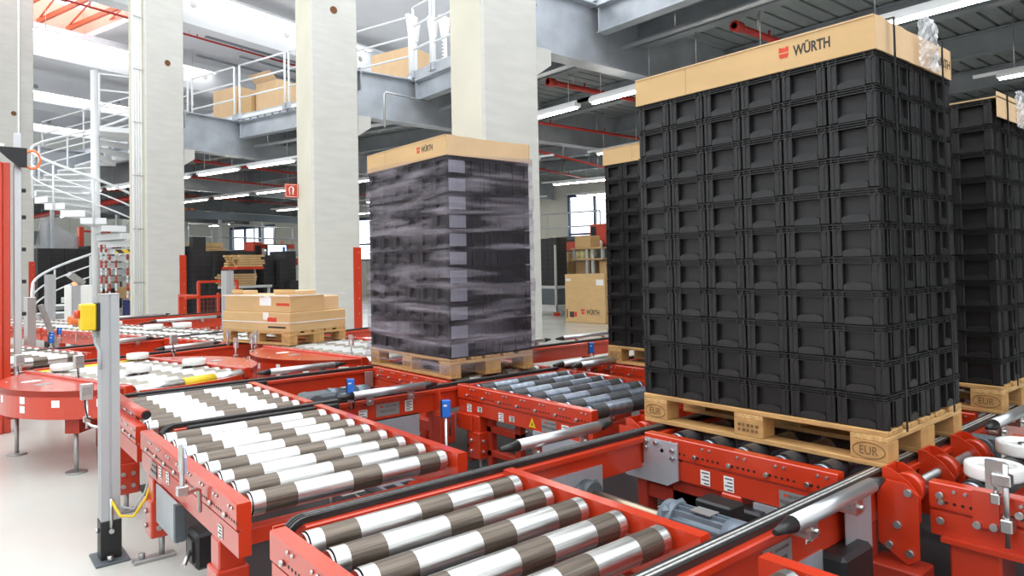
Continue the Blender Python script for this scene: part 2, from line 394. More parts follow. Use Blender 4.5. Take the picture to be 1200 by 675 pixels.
# --- far walls of the hall
def far_wall():
    e = empty('wall_right', uvw(25.4, 0), TH, 'pale panelled far wall of the hall with bright windows', 'wall', kind='structure')
    wins = [(2.0, 10.0, 1.9, 4.75), (18, 24, 1.9, 4.4), (31.4, 36, 1.9, 4.4)]
    vs = -30.; H = 12
    for (a, b, z0, z1) in wins+[(50, 50, 0, 0)]:
        v = vs
        while v < a-.01:
            v2 = min(v+1.2, a); p = MB(); p.box(0, .2, v+.008, v2-.008, 0, H); p.build('wall_panel', 'wall_panel', e); v = v2
        if b > a:
            MB().box(0, .2, a, b, 0, z0).build('wall_panel', 'wall_panel', e); MB().box(0, .2, a, b, z1, H).build('wall_panel', 'wall_panel', e)
        vs = b
    for i, (a, b, z0, z1) in enumerate(wins):
        w = empty('window_%d' % (i+1), uvw(25.4, 0), TH, ['bright window with dark blue frame right of the right column', 'bright strip window hidden behind the columns', 'small bright far window with dark frame between the columns'][i], 'window', kind='structure')
        f = MB(); n = max(2, int((b-a)/1.3)); t = .09
        f.box(-.05, .1, a, b, z1-t*2, z1); f.box(-.05, .1, a, b, z0, z0+t)
        for k in range(n+1): y = a+(b-a)*k/n; f.box(-.05, .1, y-t/2, y+t/2, z0, z1)
        f.box(-.05, .1, a, b, z0+.9, z0+.9+t); f.build('window_frame', 'frame_blue', w)
        for k in range(n):
            y0 = a+(b-a)*k/n+t/2; y1 = a+(b-a)*(k+1)/n-t/2
            MB().box(.02, .03, y0, y1, z0+t, z1-t*2).build('pane', 'glass', w)
far_wall()
def back_wall():
    e = empty('wall_back', uvw(0, 50), TH, 'pale far end wall of the hall beyond the spiral stair', 'wall', kind='structure')
    for k in range(-6, 12): MB().box(k*2.4+.01, k*2.4+2.39, 0, .2, 0, 12).build('wall_panel', 'wall_panel', e)
back_wall()
MB().box(-.1, .1, -12, 14, 0, 5.4).build('wall_left', 'wall_panel', None, (29.5, 0, 0), label='plain wall closing the mezzanine behind the stacks', cat='wall', kind='structure')
MB().box(8.5, 29.5, -.1, .1, 0, 5.4).build('wall_front', 'wall_panel', None, (0, -8.8, 0), label='plain wall at the near end under the mezzanine', cat='wall', kind='structure')
def hall_walls():
    e = empty('wall_left', (-7, 0, 0), 0, 'pale panelled wall on the near left side of the hall', 'wall', kind='structure')
    for k in range(-3, 13): MB().box(-.2, 0, k*3.0+.01, k*3.0+2.99, 0, 9).build('wall_panel', 'panel_white', e)
    e = empty('wall_front', (0, -7.5, 0), 0, 'pale panelled wall behind the viewpoint', 'wall', kind='structure')
    for k in range(-3, 3): MB().box(k*3.0+.01, k*3.0+2.99, -.2, 0, 0, 9).build('wall_panel', 'panel_white', e)
hall_walls()

# ================================================================ CONVEYORS
ZR = .606                      # top of the rollers
RR = .0445                     # roller radius
ROLL_SEG = ((0, .012, 0, .9), (.012, .065, 0, 1), (.065, .205, 1, 1), (.205, .47, 0, 1), (.47, .62, 1, 1), (.62, .83, 0, 1), (.83, .95, 1, 1), (.95, .988, 0, 1), (.988, 1, 0, .9))
_roll = {}
def roller_mesh(L, kind='band'):
    key = (round(L, 3), kind)
    if key in _roll: return _roll[key]
    m = MB(); n = 20
    segs = ROLL_SEG if kind != 'yellow' else ((0, 1, 0, 1),)
    if kind == 'dark': segs = ((0, .03, 0, .92), (.03, .16, 1, 1), (.16, .40, 0, 1), (.40, .62, 1, 1), (.62, .84, 0, 1), (.84, .965, 1, 1), (.965, 1, 0, .92))
    for a, b, mi, k in segs: m.cyl((a*L, 0, 0), (b*L, 0, 0), RR*k, n, mi=mi, caps=(a == 0 or b == 1 or k != 1))
    m.cyl((-.012, 0, 0), (L+.012, 0, 0), .011, 8, mi=0)
    if kind == 'yellow_part': m = MB(); m.cyl((0, 0, 0), (.42*L, 0, 0), RR, n, mi=0); m.cyl((.42*L, 0, 0), (.72*L, 0, 0), RR*1.02, n, mi=1); m.cyl((.72*L, 0, 0), (L, 0, 0), RR, n, mi=0)
    mats = {'yellow_part': ['zinc', 'yellow'], 'band': ['zinc', 'band'], 'yellow': ['yellow', 'yellow'], 'dark': ['zinc_blue', 'band_dark'], 'white': ['zinc_far', 'band_pale']}[kind]
    _roll[key] = m.mesh('roller', mats); return _roll[key]
mat('shaft_bronze', (.40, .33, .24), .35, .9, .15, 30, stretch=(20, 1, 20))
mat('band_pale', (.34, .31, .26), .45, .7, .2, 14)
mat('zinc_blue', (.52, .58, .68), .38, 1, .2, 30, rvar=.12)
mat('band_dark', (.10, .10, .105), .42, .5, .3, 14)

FH = .19; FT = .052            # frame height and thickness
def frame_profile(zt, out=-1, h=FH):
    """closed cross-section; x from 0 (outer face) inwards to FT"""
    s = 1 if out < 0 else -1
    p = [(0.004, zt), (FT, zt), (FT, zt-h), (0.006, zt-h), (.006, zt-.102), (.016, zt-.102), (.016, zt-.090), (0, zt-.090), (0, zt-.004)]
    return [(s*a, b) for a, b in p]
def bolt_run(mb_b, mb_h, x, y0, y1, zt, s, pitch=.177, slots=True):
    """bolt heads and hole row on an outer face x, outward direction s"""
    y = y0+.06; k = 0
    while y < y1-.04:
        for dy in (-.018, .018): mb_b.cyl((x, y+dy, zt-.022), (x+s*.007, y+dy, zt-.022), .0065, 6)
        mb_b.cyl((x, y+.06, zt-.066), (x+s*.012, y+.06, zt-.066), .0105, 6)
        if slots:
            for j in range(6): mb_h.cyl((x, y-.06+j*.026, zt-.066), (x+s*.0012, y-.06+j*.026, zt-.066), .0062, 6)
        y += pitch; k += 1
def foot(parent, x, y, zt, w=.10, d=.10, ang=0, mt='red'):
    e = MB(); e.cbox(x-w/2, x+w/2, y-d/2, y+d/2, .26, zt, .006); lg = e.build('leg', mt, parent)
    e = MB(); e.cbox(x-w/2-.012, x+w/2+.012, y-d/2-.012, y+d/2+.012, .12, .30, .006); e.build('leg_sleeve', mt, lg)
    b = MB(); b.cyl((x, y, .01), (x, y, .14), .014, 8); c, s_ = math.cos(ang), math.sin(ang)
    b.cbox(x-.13, x+.06, y-.03, y+.03, 0, .018, .003); b.cyl((x-.09, y, .018), (x-.09, y, .045), .014, 6); b.build('foot', 'steel_dull', lg)
    b = MB()
    for z in (.17, .24):
        for sx in (-1, 1): b.cyl((x+sx*.026, y-d/2-.012, z), (x+sx*.026, y-d/2-.026, z), .013, 6)
        b.cyl((x-w/2-.012, y+.02, z), (x-w/2-.026, y+.02, z), .013, 6)
    b.build('leg_bolts', 'steel', lg, kind='stuff')
    return lg
def sticker(parent, x, y, z, w=.045, h=.06, face='-x', lines=4):
    s = MB(); k = MB()
    if face == '-x':
        s.box(x-.0012, x, y-w/2, y+w/2, z-h/2, z+h/2)
        for i in range(lines): k.box(x-.002, x-.0012, y-w*.38, y+w*(.38-.25*(i % 2)), z+h*(.34-.72*i/max(1, lines-1))-.0025, z+h*(.34-.72*i/max(1, lines-1))+.0025)
    else:
        s.box(x-w/2, x+w/2, y-.0012, y, z-h/2, z+h/2)
        for i in range(lines): k.box(x-w*.38, x+w*(.38-.25*(i % 2)), y-.002, y-.0012, z+h*(.34-.72*i/max(1, lines-1))-.0025, z+h*(.34-.72*i/max(1, lines-1))+.0025)
    o = s.build('sticker', 'label', parent); k.build('sticker_print', 'ink', o)
def nameplate(parent, x, y, z, face='-x', w=.13, h=.075, code='F0201LRC009'):
    s = MB(); r = MB()
    if face == '-x': s.box(x-.0015, x, y-w/2, y+w/2, z-h/2, z+h/2)
    else: s.box(x-w/2, x+w/2, y-.0015, y, z-h/2, z+h/2)
    o = s.build('nameplate', 'label_grey', parent)
    if face == '-x':
        text('SSI SCHÄFER', .015, 'ink', o, (x-.002, y-w*.14, z+h*.26), '-x', thick=.0002); text(code, .021, 'ink', o, (x-.002, y, z-h*.12), '-x', thick=.0002)
        r.box(x-.0022, x-.0015, y+w*.2, y+w*.34, z+h*.2, z+h*.34)
    else:
        text('SSI SCHÄFER', .015, 'ink', o, (x+w*.14, y-.002, z+h*.26), '-y', thick=.0002); text(code, .021, 'ink', o, (x, y-.002, z-h*.12), '-y', thick=.0002)
        r.box(x-w*.34, x-w*.2, y-.0022, y-.0015, z+h*.2, z+h*.34)
    r.build('logo_mark', 'print_red', o)
def roller_conveyor(loc, rz, w, L, label, n=None, zt=.60, kind='band', y_first=.10, pitch=.177, legs=((0, .3), (0, .85), (1, .3), (1, .85)), detail=True, right=True, left=True, legtop=None, zr=ZR):
    e = empty('roller_conveyor', loc, rz, label, 'conveyor', 'roller conveyor sections')
    if left:
        p = MB(); p.prism(frame_profile(zt, -1), 0, L, 'y'); fl = p.build('side_frame', 'red', e)
    if right:
        p = MB(); p.prism([(w+a, b) for a, b in frame_profile(zt, 1)], 0, L, 'y'); fr = p.build('side_frame', 'red', e)
    if detail:
        for on, x, s, f in ((left, 0, -1, 'l'), (right, w, 1, 'r')):
            if not on: continue
            b = MB(); h = MB(); bolt_run(b, h, x, 0, L, zt, s, pitch)
            par = fl if f == 'l' else fr
            b.build('bolts', 'steel', par, kind='stuff'); h.build('holes', 'black', par, kind='stuff')
    me = roller_mesh(w-2*FT-.03, kind); k = 0; y = y_first
    while (n is None and y < L-.05) or (n is not None and k < n):
        ro = link('roller', me, e, (FT+.015, y, zr-RR)); ro.rotation_euler = (random.uniform(0, 6), 0, 0); y += pitch; k += 1
    for yy in (.12, L-.15):
        c = MB(); c.cbox(FT, w-FT, yy-.03, yy+.03, zt-FH, zt-FH+.06, .004); c.build('cross_member', 'red', e)
    for side, f in legs: foot(e, .05 if side == 0 else w-.05, f*L if f <= 1 else f, (legtop or zt-FH)+.0)
    return e
CA = roller_conveyor((.80, 1.26, 0), 0, 1.0, .94, 'nearest roller conveyor section with big blurred rollers between two black chain rails', n=5, y_first=.0+.13, pitch=.177, legs=((0, .5), (1, .5)))
CA2 = roller_conveyor((.80, -.55, 0), 0, 1.0, 1.62, 'roller conveyor section at the bottom edge of the picture', y_first=.1, legs=((0, .2), (1, .2)))
CB = roller_conveyor((.80, 2.52, 0), 0, 1.0, 1.52, 'roller conveyor section in the left foreground beside the tall grey post', n=8, y_first=.09, pitch=.178, legs=((0, .17), (0, .86), (1, .2), (1, .85)))
CC = roller_conveyor((.80, 4.16, 0), 0, 1.0, 1.06, 'short roller conveyor section between black rails before the left turntable', n=6, y_first=.09, pitch=.17, legs=((0, .5), (1, .5)))
CD = roller_conveyor((2.80, 2.72, 0), 0, 1.02, 1.30, 'roller conveyor section with bluish rollers left of the tall stack', n=7, y_first=.10, pitch=.178, kind='dark')
CE = roller_conveyor((2.64, 1.27, 0), 0, 1.16, .94, 'roller conveyor section under the tall stack of bins', n=5, y_first=.1, pitch=.177, kind='dark', legs=((0, .5), (1, .5)))
CF = roller_conveyor((2.80, -.35, 0), 0, 1.02, 1.36, 'roller conveyor section at the right edge with white guide wheels', y_first=.05, pitch=.20, kind='dark', legs=((1, .3),))
CG = roller_conveyor((2.80, 4.16, 0), 0, 1.02, 1.10, 'roller conveyor section under the film-wrapped stack', n=6, y_first=.09, pitch=.177)
CH = roller_conveyor((4.22, 2.66, 0), 0, 1.0, 1.36, 'roller conveyor section behind the bluish rollers carrying a bin stack', n=7, pitch=.18, kind='dark')
CI = roller_conveyor((4.16, 1.27, 0), 0, 1.0, .92, 'roller conveyor section under the bin stack at the right edge', n=5, kind='dark', legs=((0, .5), (1, .5)))
# turned part of the line
def rcu(u, v, w, L, label, **k): return roller_conveyor(uvw(u, v), TH, w, L, label, **k)
rcu(-.42, 2.16, 1.0, .86, 'roller conveyor section straight behind the left turntable', pitch=.17)
rcu(-.42, 3.15, 1.0, 3.6, 'long roller conveyor section at the left edge behind the turntable', pitch=.18)
rcu(1.83, 1.72, 1.05, 1.28, 'roller conveyor section under the carton pallet', pitch=.17)
rcu(1.83, 3.15, 1.05, 3.2, 'long roller conveyor section with guide wheels left of the carton pallet', pitch=.18)
rcu(1.9, 6.6, 1.05, 6.0, 'far roller conveyor section before the spiral stair', pitch=.18)
rcu(.35, 7.2, 1.05, 7.0, 'farthest roller conveyor section at the left edge', pitch=.18)

# stickers, plates and boxes on single sections
for y, z in ((1.12, .50), (.98, .505)): sticker(CB, 0.004, y, z-.03, .05, .055)
nameplate(CB, .004, .93+.32, .455, w=.11, h=.075, code='F0201LRC011')
MB().box(-.006, .0, .78, 1.16, .23, .41).build('motor_panel', 'galv', CB)
MB().box(-.02, .02, .75, .78, .25, .41).build('panel_edge', 'motor_dark', CB)
sticker(CB, .004, .20, .45, .05, .05)
for y, z in ((1.17, .48), (1.05, .485), (.82, .47), (.71, .475)): sticker(CD, .004, y, z-.03, .05, .055 if y in (1.17, .82) else .035)
nameplate(CD, .004, .36, .455); sticker(CD, .004, .22, .45, .06, .07, lines=6)
w_ = MB(); w_.prism([(.48, .425), (.545, .425), (.5125, .485)], -.0015, 0, 'x'); wo = w_.build('warning_sticker', 'yellow', CD, (.004, 0, 0)); MB().prism([(.505, .437), (.52, .437), (.5125, .462)], -.0022, -.0015, 'x').build('warning_mark', 'ink', wo)
MB().box(-.004, .03, .05, .50, .20, .41).build('motor_panel', 'galv', CD)
for y in (.60, .48): sticker(CE, .004, y, .452, .05, .065)
nameplate(CE, .004, .18, .447, w=.13, h=.075)
MB().box(-.004, .03, .02, .36, .20, .405).build('motor_panel', 'galv', CE)
b_ = MB(); b_.prism([(.94, .58), (.94, .45), (1.12, .45), (1.12, .42), (1.05, .375), (.80, .375), (.74, .41), (.74, .58)], -.012, -.002, 'x'); b_.build('mounting_plate', 'galv', CE)
b_ = MB()
for y, z in ((.92, .565), (.92, .535), (.765, .545), (.765, .51), (.86, .565)): b_.cyl((-.012, y, z), (-.026, y, z), .011, 6)
b_.build('plate_bolts', 'steel', CE, kind='stuff')
b_ = MB(); b_.prism([(.80, .405), (.80, .27), (.44, .27), (.44, .33), (.52, .405)], .03, .05, 'x'); b_.build('bearing_plate', 'red_dull', CE)
MB().cbox(-.05, .03, .30, .44, .33, .38, .01).build('terminal_box', 'black', CE)
# end cap overlay on the right section
b_ = MB(); b_.box(-.008, 0, 1.14, 1.22, .478, .603); b_.build('splice_plate', 'red', CF)
b_ = MB()
for y, z in ((1.155, .49), (1.205, .485), (1.32, .56), (1.32, .47), (1.08, .55)): b_.cyl((-.008, y, z), (-.022, y, z), .013, 8)
b_.build('plate_bolts', 'steel', CF, kind='stuff')
MB().box(-.02, .25, .98, 1.32, .395, .412).build('leg_plate', 'red', CF)
MB().cbox(.0, .16, 1.14, 1.30, .0, .40, .008).build('leg', 'red', CF)
MB().box(.02, .3, .3, .95, .10, .36).build('motor_panel', 'galv', CF)

# ---------------------------------------------------------------- chain transfers
def guide_bar(parent, x0, x1, y, z, side, r=.026):
    b = MB(); b.cyl((x0+.10, y, z), (x1-.10, y, z), r, 14); g = b.build('guide_bar', 'aluminium', parent)
    for a, s in ((x0, 1), (x1, -1)):
        c = MB(); c.cyl((a+s*.10, y, z), (a, y, z), r, 14, r1=.009); c.build('cone_tip', 'rubber', g)
    for k in (.3, .72):
        xx = x0+(x1-x0)*k; c = MB()
        c.box(xx-.025, xx+.025, y-.006, y+.006, z-.075, z-.01); c.box(xx-.02, xx+.02, y, y+side*.07, z-.075, z-.063); c.cyl((xx, y-.02, z-.05), (xx, y+.02, z-.05), .009, 6)
        c.build('bar_bracket', 'steel', g)
    return g
def strand(e, x0, x1, y, zt=.582, chain_mat='chain_dark', strip=False):
    prof = [(y-.052, zt-.004), (y-.046, zt), (y+.046, zt), (y+.052, zt-.004), (y+.052, zt-.024), (y+.030, zt-.030), (y+.030, zt-.15), (y-.030, zt-.15), (y-.030, zt-.030), (y-.052, zt-.024)]
    m = MB(); m.prism(prof, x0+.06, x1-.06, 'x'); bo = m.build('rail_beam', 'red', e)
    # black guide that curls down at both ends
    pts = []
    r = .075
    for k in range(7):
        t = R(90+90*(1-k/6.)); pts.append((x0+r+r*math.cos(t), y, zt-.058+r*math.sin(t)))
    pts2 = [(x1-(p[0]-x0), y, p[2]) for p in pts[::-1]]
    line = pts+pts2; g = MB(); n = len(line)
    prev = None
    for i, (X, Y, Z) in enumerate(line):
        a = Vector(line[max(0, i-1)]); b = Vector(line[min(n-1, i+1)]); d = (b-a).normalized(); nn = Vector((-d.z, 0, d.x))
        P = Vector((X, Y, Z)); q = [P+Vector((0, s*.026, 0))+nn*t for s, t in ((-1, -.016), (1, -.016), (1, .004), (.45, .004), (.45, -.002), (.15, -.002), (.15, .004), (-.15, .004), (-.15, -.002), (-.45, -.002), (-.45, .004), (-1, .004))]
        base = len(g.v); g.v += [tuple(v) for v in q]
        if prev is not None:
            for k in range(12): g.face([prev+k, prev+(k+1) % 12, base+(k+1) % 12, base+k])
        else: g.face(list(range(base, base+12)))
        prev = base
    g.face(list(range(prev, prev+12))[::-1]); go = g.build('chain_guide', 'rubber', e)
    c = MB()
    for s in (-1, 1): c.bar((x0+r, y+s*.0078, zt+.0212), (x1-r, y+s*.0078, zt+.0212), .0075, .004)
    c.build('chain', chain_mat, go)
    if strip:
        c = MB(); c.cbox(x0+.12, x0+1.0, y-.078, y-.054, zt-.022, zt+.012, .006); c.build('edge_strip', 'rubber', bo)
    return bo
def chain_transfer(name, y0, y1, x0, x1, label, bars, rz=0, loc=(0, 0, 0), leg_x=(), zt=.582):
    e = empty('chain_transfer', loc, rz, label, 'conveyor', 'chain transfers across the roller lines')
    for y in (y0, y1): strand(e, x0, x1, y, zt, 'chain' if name == 'T1' and y == y0 else 'chain_dark', name == 'T2')
    for (a, b, y, z, s) in bars: guide_bar(e, a, b, y, z, s)
    for x in leg_x:
        for y in (y0, y1):
            m = MB(); m.cbox(x-.04, x+.04, y-.03, y+.03, .10, zt-.15, .005); lg = m.build('leg', 'red_dull', e)
            m = MB(); m.cbox(x-.08, x+.08, y-.05, y+.05, 0, .014, .003); m.cyl((x, y, .014), (x, y, .1), .014, 8); m.build('foot', 'steel_dull', lg)
        m = MB(); m.cbox(x-.03, x+.03, y0, y1, zt-.30, zt-.23, .004); m.build('cross_member', 'red_dull', e)
    return e
T1 = chain_transfer('T1', 1.20, 2.25, .86, 6.2, 'near chain transfer with black chain rails running under the tall stack',
    [(1.88, 2.62, 1.095, .625, 1), (1.88, 2.60, 2.385, .62, -1), (3.74, 4.45, 1.095, .625, 1)], leg_x=(1.95, 2.7, 3.9, 5.3))
T2 = chain_transfer('T2', 4.08, 5.31, .90, 6.4, 'chain transfer with black chain rails running under the film-wrapped stack',
    [(1.88, 2.60, 3.985, .63, 1), (1.88, 2.62, 5.40, .63, -1), (3.72, 4.5, 4.02, .63, 1), (3.78, 4.4, 3.88, .63, 1), (5.08, 6.1, 5.44, .63, -1), (4.3, 5.02, 5.46, .63, -1)], leg_x=(2.0, 2.65, 4.0, 5.4))
T3 = chain_transfer('T3', 1.52, 3.06, -.30, 4.2, 'chain transfer behind the left turntable, turned with the line',
    [(.93, 1.70, 1.60, .62, -1), (.97, 1.68, 2.97, .62, 1)], rz=TH, loc=uvw(0, 0), leg_x=(.9, 1.6))
T4 = chain_transfer('T4', 5.9, 7.42, 3.05, 5.6, 'far chain transfer behind the carton pallet',
    [(3.2, 4.5, 5.8, .62, 1), (3.1, 4.55, 7.52, .62, -1)], rz=TH, loc=uvw(0, 0), leg_x=(3.2, 4.4))
# details on the near transfer
sticker(T1, 2.22, 1.169, .50, .05, .03, '-y', 2); nameplate(T1, 2.02, 1.169, .492, '-y', w=.17, h=.085, code='F0201CC008')
sticker(T2, 2.08, 4.049, .492, .06, .05, '-y', 3); nameplate(T2, 2.26, 4.049, .497, '-y', w=.17, h=.08, code='F0201CC012'); sticker(T2, 2.42, 4.049, .50, .06, .075, '-y', 6)
MB().box(2.42, 2.62, 1.140, 1.144, .36, .60).build('bar_support_plate', 'galv', T1)
MB().box(2.0, 2.5, 4.05, 4.06, .20, .44).build('motor_panel', 'galv', T2)
MB().box(1.98, 2.3, 1.165, 1.172, .2, .44).build('motor_panel', 'galv', T1)
# drive shaft, bearing and gear motor
def gear_motor(parent, loc, rz=0, L=.30, mt='motor_grey'):
    e = MB(); r = .068
    e.cyl((0, 0, 0), (0, -L, 0), r*.86, 20)
    for k in range(14):
        t = 2*math.pi*k/14; c, s = math.cos(t), math.sin(t)
        e.bar((c*r*.93, -.03, s*r*.93), (c*r*.93, -L+.05, s*r*.93), .006 if abs(s) > .7 else .010, .018 if abs(s) > .7 else .008)
    o = e.build('gear_motor', mt, parent, loc, rz)
    f = MB(); f.cyl((0, .03, 0), (0, -.03, 0), r*1.12, 20); f.cbox(-.075, .075, -.02, .02, -.075, .075, .02); f.build('motor_flange', mt, o)
    f = MB(); f.cyl((0, -L+.05, 0), (0, -L-.035, 0), r*1.08, 20); f.cyl((0, -L-.035, 0), (0, -L-.05, 0), r*.9, 20); f.build('fan_cover', mt, o)
    f = MB(); f.box(-.03, .03, -L*.62, -L*.32, r, r+.004); f.build('type_plate', 'label_grey', o)
    return o
b_ = MB(); b_.cyl((2.22, 2.20, .405), (2.22, 1.72, .405), .021, 14); b_.build('drive_shaft', 'shaft_bronze', T1)
b_ = MB(); b_.cyl((2.22, 2.215, .405), (2.22, 2.15, .405), .055, 18); b_.cbox(2.14, 2.30, 2.17, 2.215, .36, .45, .02); b_.build('bearing', 'motor_dark', T1)
MB().box(2.02, 2.34, 2.212, 2.221, .33, .50).build('bearing_plate', 'galv', T1)
gear_motor(T1, (2.22, 1.72, .41), 0, .30)
b_ = MB(); b_.cbox(2.27, 2.37, 1.50, 1.66, .45, .50, .008); b_.build('terminal_box', 'black', T1)
gm = gear_motor(T2, (2.22, 4.80, .47), R(90), .24)
b_ = MB(); b_.cbox(1.98, 2.22, 4.70, 4.90, .40, .53, .02); b_.cyl((2.05, 4.69, .46), (2.05, 4.91, .46), .07, 16); b_.build('gearbox', 'motor_dark', T2)
b_ = MB(); b_.cbox(2.715, 2.79, 5.235, 5.247, .43, .565, .003); b_.build('mounting_plate', 'steel_dull', T2)
# cam rollers at the near strand by the right edge
def cam_unit(parent, x, y, z=.545):
    b = MB()
    for s in (-1, 1):
        b.prism([(y-.06, z-.12), (y+.07, z-.12), (y+.07, z+.055), (y+.04, z+.055), (y-.02, z+.02), (y-.06, z-.03)], x+s*.055-.004, x+s*.055+.004, 'x')
    b.box(x-.055, x+.055, y+.062, y+.07, z-.12, z+.055); o = b.build('cam_bracket', 'red', parent)
    w = MB(); w.cyl((x-.03, y, z-.02), (x+.03, y, z-.02), .058, 22); w.build('cam_wheel', 'red', o)
    w = MB(); w.cyl((x-.034, y, z-.02), (x+.034, y, z-.02), .018, 10); w.build('axle', 'steel', o)
for x in (2.815, 3.16, 3.52): cam_unit(T1, x, 1.085, .575)
b_ = MB(); b_.cyl((2.74, 1.085, .555), (3.75, 1.085, .555), .017, 12); b_.build('cam_shaft', 'steel_dull', T1)
b_ = MB(); b_.cbox(3.64, 3.68, 1.02, 1.14, .48, .61, .012); b_.cyl((3.62, 1.085, .555), (3.70, 1.085, .555), .045, 16); b_.build('bearing', 'motor_dark', T1)
b_ = MB(); b_.prism([(1.16, .595), (1.16, .36), (1.06, .30), (1.02, .33), (1.02, .56), (1.06, .595)], 2.72, 2.73, 'x'); b_.build('bearing_plate', 'red', T1)
b_ = MB(); b_.cbox(2.66, 2.80, 1.0, 1.18, .12, .30, .006); b_.build('adjuster_box', 'red_dull', T1)
b_ = MB()
for y, z in ((1.05, .565), (1.09, .44), (1.12, .36), (1.05, .345)): b_.cyl((2.72, y, z), (2.708, y, z), .014, 8)
b_.build('plate_bolts', 'steel', T1, kind='stuff')
MB().cbox(2.30, 2.52, 1.09, 1.19, .27, .43, .015).build('drive_box', 'black', T1)
cam_unit(T1, 2.86, 2.40, .55); cam_unit(T1, 3.05, 2.40, .55)
b_ = MB(); b_.prism([(2.30, .58), (2.46, .58), (2.46, .42), (2.30, .42)], 2.735, 2.745, 'x'); b_.build('bearing_plate', 'red', T1)
# small red end plates between the first two sections
for x0, x1 in ((.86, .98), (1.22, 1.36), (1.50, 1.72)):
    MB().box(x0, x1, 2.33, 2.338, .46, .56).build('end_plate', 'red', T1)
MB().box(.98, 1.30, 2.34, 2.44, .445, .46).build('cable_cover', 'galv', T1)
MB().box(1.25, 1.42, 2.31, 2.42, .50, .512).build('cover_strip', 'white_plastic', T1)
b_ = MB(); b_.prism([(4.08-.03, .42), (4.08-.03, .58), (3.99, .58), (3.96, .45), (3.99, .38)], 2.62, 2.632, 'x'); b_.build('bearing_plate', 'red', T2)
b_ = MB(); b_.cbox(2.60, 2.72, 3.94, 4.04, .22, .42, .006); b_.build('adjuster_box', 'red_dull', T2)

# dark sheets added as floor shade below the lines
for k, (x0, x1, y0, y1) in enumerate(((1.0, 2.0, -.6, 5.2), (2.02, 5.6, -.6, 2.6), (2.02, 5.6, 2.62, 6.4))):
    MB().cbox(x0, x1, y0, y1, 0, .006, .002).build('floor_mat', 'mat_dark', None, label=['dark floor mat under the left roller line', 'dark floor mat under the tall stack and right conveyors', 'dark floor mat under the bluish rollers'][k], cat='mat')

for (x0, x1, y0, y1, z0, z1) in ((.06, .11, .70, .75, .06, .41), (.06, .11, 1.0, 1.05, .06, .41), (.06, .11, .70, 1.28, .30, .34), (.06, .11, .70, 1.28, .14, .18), (.06, .11, 1.23, 1.28, .06, .41), (.06, .9, .70, .75, .14, .18), (.5, .55, .70, .75, .06, .41)):
    MB().cbox(x0, x1, y0, y1, z0, z1, .004).build('support_bar', 'red_dull', CD)
MB().cbox(-.02, .08, 1.12, 1.30, .30, .41, .004).build('drive_guard', 'red', CD)

